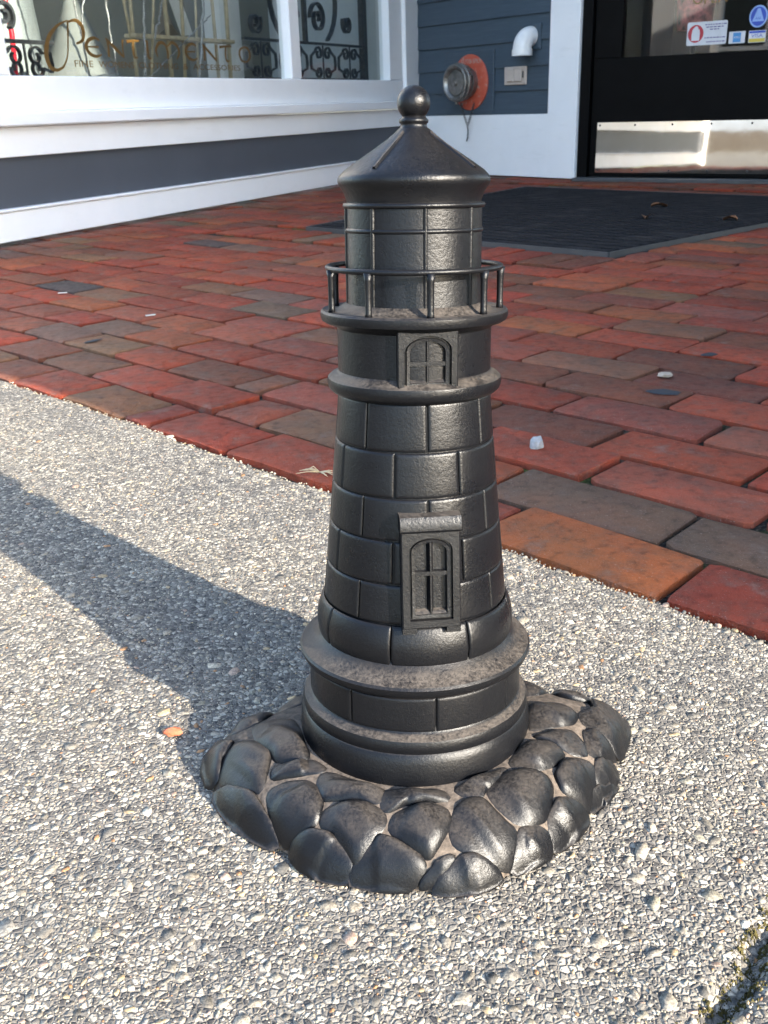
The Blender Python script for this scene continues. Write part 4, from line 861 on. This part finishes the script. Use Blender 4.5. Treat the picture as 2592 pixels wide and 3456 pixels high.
def base_h(x, y):
    r = math.hypot(x, y); ro = out_r(math.atan2(y, x)); t = min(1, max(0, (r - 0.070) / max(1e-6, ro - 0.070)))
    return (0.0385 if y < 0 else 0.0385 - 0.006 * min(1.0, y / 0.03)) * (1 - t ** 2.2) ** 0.62 if t < 1 else 0.0
NPH, NR_ = 120, 12; vs = []; fs = []
for i in range(NPH):
    a = 2 * math.pi * i / NPH; ro = out_r(a) - 0.004
    for j in range(NR_ + 1): r = 0.060 + (ro - 0.060) * j / NR_; x, y = r * math.cos(a), r * math.sin(a); vs.append((x, y, max(0.001, base_h(x, y) - 0.0046) if j < NR_ else 0.0008))
for i in range(NPH):
    i2 = (i + 1) % NPH
    for j in range(NR_): fs.append((i * (NR_ + 1) + j, i * (NR_ + 1) + j + 1, i2 * (NR_ + 1) + j + 1, i2 * (NR_ + 1) + j))
rockbase = obj('rock_base', vs, fs, DUST, house, True)
ROCKS = [[(-0.1357,-0.0259),(-0.127,-0.0332),(-0.1159,-0.0435),(-0.1046,-0.0542),(-0.0964,-0.0654),(-0.0897,-0.0758),(-0.0842,-0.0833),(-0.0799,-0.0907),(-0.0864,-0.0871),(-0.1012,-0.0767),(-0.1169,-0.0606),(-0.1284,-0.0439)],
         [(-0.1435,0.0081),(-0.134,0.021),(-0.1293,0.0019),(-0.1201,-0.0063),(-0.1269,-0.0157),(-0.1274,-0.0302),(-0.137,-0.0239),(-0.1413,-0.0104)],
         [(-0.1179,-0.0079),(-0.1054,-0.0148),(-0.0927,-0.0297),(-0.0941,-0.0454),(-0.0959,-0.0591),(-0.1057,-0.052),(-0.1162,-0.0405),(-0.1249,-0.0337),(-0.1266,-0.018)],
         [(-0.1084,0.003),(-0.0942,0.007),(-0.0803,0.0016),(-0.0757,-0.0108),(-0.0713,-0.0277),(-0.0653,-0.0398),(-0.0718,-0.0431),(-0.0883,-0.0388),(-0.0918,-0.0297),(-0.1013,-0.018)],
         [(-0.0898,-0.0425),(-0.077,-0.0444),(-0.0646,-0.0442),(-0.0565,-0.0516),(-0.0588,-0.0552),(-0.0729,-0.0539),(-0.089,-0.0534)],
         [(-0.0913,-0.0598),(-0.0797,-0.0586),(-0.0673,-0.0612),(-0.06,-0.0683),(-0.058,-0.0784),(-0.0612,-0.0886),(-0.0681,-0.0897),(-0.077,-0.0891),(-0.0798,-0.0873),(-0.0861,-0.0772),(-0.0909,-0.0675)],
         [(-0.0789,-0.0906),(-0.0734,-0.0891),(-0.0628,-0.0924),(-0.0526,-0.0983),(-0.0444,-0.1047),(-0.0397,-0.1091),(-0.0415,-0.112),(-0.0458,-0.1149),(-0.0582,-0.1105),(-0.07,-0.103)],
         [(-0.0586,-0.0881),(-0.0553,-0.0831),(-0.0444,-0.0816),(-0.031,-0.0836),(-0.0219,-0.0904),(-0.0204,-0.0967),(-0.0263,-0.1019),(-0.0313,-0.1059),(-0.0381,-0.1115),(-0.0412,-0.1072),(-0.0477,-0.0997),(-0.056,-0.0932)],
         [(-0.0603,-0.0621),(-0.0571,-0.0553),(-0.0505,-0.0575),(-0.0409,-0.0646),(-0.0279,-0.0712),(-0.0195,-0.074),(-0.0217,-0.0788),(-0.0227,-0.0865),(-0.0343,-0.0795),(-0.0478,-0.0775),(-0.0563,-0.0772),(-0.0591,-0.0704)],
         [(-0.0415,-0.112),(-0.0347,-0.1093),(-0.0297,-0.1059),(-0.0239,-0.1032),(-0.0151,-0.1066),(-0.0057,-0.1112),(0.0021,-0.115),(0.0003,-0.1184),(-0.0064,-0.1215),(-0.0128,-0.1219),(-0.0256,-0.1202),(-0.0451,-0.115)],
         [(-0.0181,-0.0999),(-0.0146,-0.0926),(-0.0062,-0.0893),(0.0055,-0.0867),(0.0151,-0.091),(0.0162,-0.0979),(0.0126,-0.1038),(0.0073,-0.11),(0.0038,-0.1139),(-0.004,-0.1101),(-0.0134,-0.1043)],
         [(-0.0218,-0.0827),(-0.0191,-0.0743),(-0.0115,-0.0756),(0.0015,-0.0765),(0.0117,-0.0756),(0.0167,-0.0808),(0.017,-0.0873),(0.0056,-0.0848),(-0.0077,-0.0854),(-0.0161,-0.0907),(-0.0211,-0.0904)],
         [(-0.0048,-0.1222),(0.0017,-0.1201),(0.0083,-0.1176),(0.015,-0.1133),(0.0181,-0.1146),(0.013,-0.1189),(0.0032,-0.1225)],
         [(0.0015,-0.123),(0.0113,-0.1205),(0.0213,-0.1154),(0.0294,-0.1135),(0.0374,-0.1139),(0.0455,-0.1145),(0.0454,-0.1163),(0.035,-0.123),(0.0187,-0.1261),(0.0061,-0.1254)],
         [(0.0166,-0.1034),(0.0209,-0.0907),(0.0273,-0.084),(0.0375,-0.0819),(0.0432,-0.09),(0.0493,-0.0948),(0.0549,-0.0963),(0.0541,-0.1031),(0.0491,-0.1112),(0.0441,-0.1126),(0.0359,-0.1127),(0.0279,-0.1122),(0.0185,-0.11)],
         [(0.0198,-0.0739),(0.0301,-0.0703),(0.0432,-0.0632),(0.052,-0.0561),(0.0557,-0.0572),(0.0493,-0.0666),(0.04,-0.0735),(0.0377,-0.08),(0.0259,-0.0807)],
         [(0.0404,-0.0782),(0.0456,-0.0691),(0.0551,-0.0614),(0.0676,-0.0587),(0.078,-0.0594),(0.0805,-0.0659),(0.0771,-0.0766),(0.0722,-0.0861),(0.063,-0.0918),(0.0545,-0.0926),(0.0453,-0.0863)],
         [(0.0551,-0.1019),(0.0582,-0.0966),(0.068,-0.0922),(0.0748,-0.0922),(0.0758,-0.0974),(0.0719,-0.1015),(0.0611,-0.108),(0.0497,-0.1143),(0.0517,-0.1096)],
         [(0.0757,-0.0858),(0.0826,-0.0744),(0.0907,-0.0684),(0.1004,-0.0649),(0.1037,-0.0678),(0.1008,-0.0746),(0.0897,-0.0871),(0.0776,-0.0977),(0.0765,-0.0923)],
         [(0.0847,-0.0565),(0.0909,-0.0461),(0.1011,-0.0396),(0.1106,-0.0385),(0.1123,-0.0443),(0.1078,-0.0544),(0.1045,-0.0628),(0.0967,-0.065),(0.0875,-0.0659)],
         [(0.1151,-0.0346),(0.1249,-0.0248),(0.1313,-0.0236),(0.1295,-0.0321),(0.1189,-0.0449),(0.1105,-0.0495)],
         [(0.1079,-0.0536),(0.1186,-0.0464),(0.1313,-0.0308),(0.1276,-0.0416),(0.1181,-0.0521),(0.1061,-0.0649),(0.1042,-0.0642)],
         [(0.0565,-0.0516),(0.0659,-0.0388),(0.0733,-0.0326),(0.086,-0.032),(0.0929,-0.0395),(0.0851,-0.0485),(0.0696,-0.0574),(0.0591,-0.0574)],
         [(0.0722,-0.0279),(0.086,-0.0211),(0.1021,-0.0147),(0.1079,-0.0234),(0.1078,-0.0335),(0.0981,-0.0362),(0.0846,-0.0296)],
         [(0.1114,-0.011),(0.1213,-0.0051),(0.1285,-0.0084),(0.1306,-0.0175),(0.1182,-0.0289),(0.1101,-0.0315)],
         [(0.0761,0.0075),(0.0902,0.015),(0.1037,0.0146),(0.1094,0.0036),(0.1036,-0.0067),(0.0871,-0.0148),(0.0733,-0.0221),(0.0763,-0.006)],
         [(0.1112,0.0076),(0.1245,0.0196),(0.1222,0.0499),(0.1513,0.0353),(0.1494,0.0184),(0.136,-0.0119),(0.1299,-0.0113),(0.1231,-0.0054),(0.1117,-0.0044)]]
def blob(cx, cy, rx, ry, a): return [(cx + rx * math.cos(t) * math.cos(a) - ry * math.sin(t) * math.sin(a), cy + rx * math.cos(t) * math.sin(a) + ry * math.sin(t) * math.cos(a)) for t in np.linspace(0, 6.283, 11)[:-1]]
ROCKS += [blob(0.084, 0.045, 0.017, 0.011, 0.9), blob(0.116, 0.040, 0.016, 0.009, 0.0), blob(0.045, 0.083, 0.020, 0.009, -0.4), blob(0.0, 0.088, 0.019, 0.009, 0.0), blob(-0.045, 0.078, 0.019, 0.009, 0.5), blob(-0.082, 0.040, 0.015, 0.010, 0.9), blob(-0.112, 0.018, 0.016, 0.012, 0.5)]
for si, poly in enumerate(ROCKS):
    r_ = random.Random(100 + si); NA = 44; NRr = 12
    sx = sum(p[0] for p in poly) / len(poly); sy = sum(p[1] for p in poly) / len(poly)
    rr = [min(0.06, ray_poly(sx, sy, 2 * math.pi * i / NA, poly)) for i in range(NA)]
    rr = [0.22 * rr[i - 1] + 0.56 * rr[i] + 0.22 * rr[(i + 1) % NA] for i in range(NA)]
    rr = [max(0.0015, q + 0.0022) for q in rr]
    lift = r_.uniform(-0.0012, 0.0016); fa = [(r_.uniform(0, 6.28), r_.uniform(0.0, 0.45), r_.uniform(0.0025, 0.0070)) for _ in range(3)]
    mr = sum(rr) / NA; vs = []
    for j in range(NRr + 1):
        t = j / NRr; tt = 1 - (1 - t) ** 1.5
        for i in range(NA):
            a = 2 * math.pi * i / NA; q = rr[i] * tt; x, y = sx + q * math.cos(a), sy + q * math.sin(a); rim_ = max(0.0, 1 - tt ** 3.6) ** 0.65
            z = max(0.0010, base_h(x, y) - 0.0054) + (0.0064 + lift * 0.7) * rim_ * min(1.0, mr / 0.014)
            for fa_, off_, amp in fa:                                   # broad facets worn into the casting
                d_ = (math.cos(a - fa_) * q / max(mr, 1e-6)) - off_
                if d_ > 0: z -= amp * d_ * rim_
            z = max(z, base_h(x, y) - 0.0050 + 0.0024 * rim_); z += 0.0005 * rim_ * float(wav(x, y, 190, si)); vs.append((x, y, max(z, 0.0006)))
    vs = vs[NA - 1:]; vs[0] = (sx, sy, vs[0][2]); fs = [(0, 1 + i, 1 + (i + 1) % NA) for i in range(NA)]
    for j in range(NRr - 1):
        for i in range(NA): i2 = (i + 1) % NA; fs.append((1 + j * NA + i, 1 + (j + 1) * NA + i, 1 + (j + 1) * NA + i2, 1 + j * NA + i2))
    obj('rock', vs, fs, IRON_ROCK, rockbase, True)

# ------------------------------------------------------------------ small things lying about
def pebble(name, x, y, z, size, m, label, cat='pebble', seed=1, flat=0.7):
    r_ = random.Random(seed); import bmesh
    bm = bmesh.new(); bmesh.ops.create_icosphere(bm, subdivisions=2, radius=1)
    for v in bm.verts: f_ = 1 + r_.uniform(-0.18, 0.18); v.co = Vector((v.co.x * f_ * size[0], v.co.y * f_ * size[1], max(-0.3, v.co.z * f_) * size[2]))
    me = bpy.data.meshes.new(name); bm.to_mesh(me); bm.free(); me.materials.append(m); o = link(bpy.data.objects.new(name, me)); o.location = (x, y, z + size[2] * 0.28); return tag(o, label, cat)
pebble('chipped_stone', 0.196, 1.179, -0.003, (0.009, 0.008, 0.014), simple('pale_grey_stone', (0.25, 0.255, 0.26), 0.8, var=0.3, scale=150), 'pale grey pointed stone chip lying on a red brick', seed=4)
pebble('pebble', 0.451, 1.508, -0.003, (0.013, 0.010, 0.005), simple('cream_stone', (0.32, 0.26, 0.20), 0.8, var=0.2, scale=150), 'cream flat pebble on the brick paving in the shade', seed=9)
pebble('pebble', -0.155, 0.584, 0.0, (0.0070, 0.0042, 0.004), simple('orange_stone', (0.26, 0.065, 0.025), 0.7, var=0.35, scale=200), 'rusty orange pebble on the asphalt beside the rock base', seed=12)
WCH = simple('white_paper_scrap', (0.50, 0.48, 0.44), 0.8)
for i, (x, y, a, lab) in enumerate(((-0.493, 2.139, 0.5, 'white paint flake on the bricks nearer the asphalt'), (-0.779, 2.465, 0.2, 'white paint flake on the bricks nearer the window wall'))):
    o = MB().box(-0.011, 0.011, -0.0035, 0.0035, 0.0, 0.002, b=0.0006).obj('paint_flake', WCH); o.location = (x, y, -0.0015); o.rotation_euler = (0, 0, a); tag(o, lab, 'flake', 'paint flakes on the bricks')
GUM = simple('old_chewing_gum', (0.018, 0.02, 0.024), 0.8)
for x, y, rx, ry, a, lab in ((0.423, 1.412, 0.026, 0.014, -0.4, 'large dark gum spot beside the cream pebble'), (0.56, 1.63, 0.016, 0.011, 0.3, 'small dark gum spot farther back at the right'), (-0.556, 1.90, 0.022, 0.008, 0.9, 'narrow dark gum spot on a tan brick at the left')):
    n = 18; r_ = random.Random(int(rx * 1e4)); P_ = [(rx * math.cos(6.2832 * i / n) * r_.uniform(.8, 1.15), ry * math.sin(6.2832 * i / n) * r_.uniform(.8, 1.15)) for i in range(n)]
    vs = [(p[0], p[1], 0.0) for p in P_] + [(p[0] * .8, p[1] * .8, 0.0012) for p in P_]; o = obj('gum_spot', vs, [(i, (i + 1) % n, n + (i + 1) % n, n + i) for i in range(n)] + [tuple(range(n, 2 * n))], GUM); o.location = (x, y, -0.0014); o.rotation_euler = (0, 0, a); tag(o, lab, 'gum', 'gum spots on the bricks')
LEAF = simple('dry_leaf', (0.20, 0.085, 0.035), 0.8, var=0.35, scale=60)
for x, y, a, s_, lab in ((1.10, 3.93, 0.3, 1.0, 'curled dry brown leaf at the far side of the mat'), (0.95, 3.55, 1.2, 0.9, 'dry brown leaf near the middle of the mat'), (1.20, 3.42, 2.2, 0.8, 'dry brown leaf close to the right edge of the mat')):
    vs = []; 
    for i in range(7):
        t = i / 6; w_ = 0.018 * math.sin(math.pi * min(1, t * 0.92 + 0.05)) * s_; xx = (t - 0.5) * 0.07 * s_
        for q in (-1, 0, 1): vs.append((xx, q * w_, 0.010 + abs(q) * 0.008 + 0.006 * math.sin(t * 4)))
    fs = [(i * 3 + q, i * 3 + q + 1, i * 3 + q + 4, i * 3 + q + 3) for i in range(6) for q in (0, 1)]; o = obj('dry_leaf', vs, fs, LEAF, None, True); o.location = (x, y, 0.0); o.rotation_euler = (0, 0, a); tag(o, lab, 'leaf', 'dry leaves on the mat')
STRAW = simple('dry_grass', (0.50, 0.40, 0.24), 0.8); r_ = random.Random(8); mb = MB()
for i in range(11):
    a = r_.choice((r_.uniform(-1.2, -0.2), r_.uniform(2.2, 3.4))); L = r_.uniform(0.012, 0.036); h = r_.uniform(0.001, 0.009); P_ = [(0, 0, 0.0), (L * .5 * math.cos(a), L * .5 * math.sin(a), h), (L * math.cos(a), L * math.sin(a), h * .5)]; mb.tube(P_, [0.0007, 0.0006, 0.0003], 4)
o = mb.obj('dry_grass_tuft', STRAW, None, True); o.location = (-0.076, 1.112, 0.0); tag(o, 'small tuft of dry grass at the edge of the bricks', 'grass')
GRASS = simple('green_moss_tuft', (0.06, 0.10, 0.015), 0.9, var=0.4, scale=300)
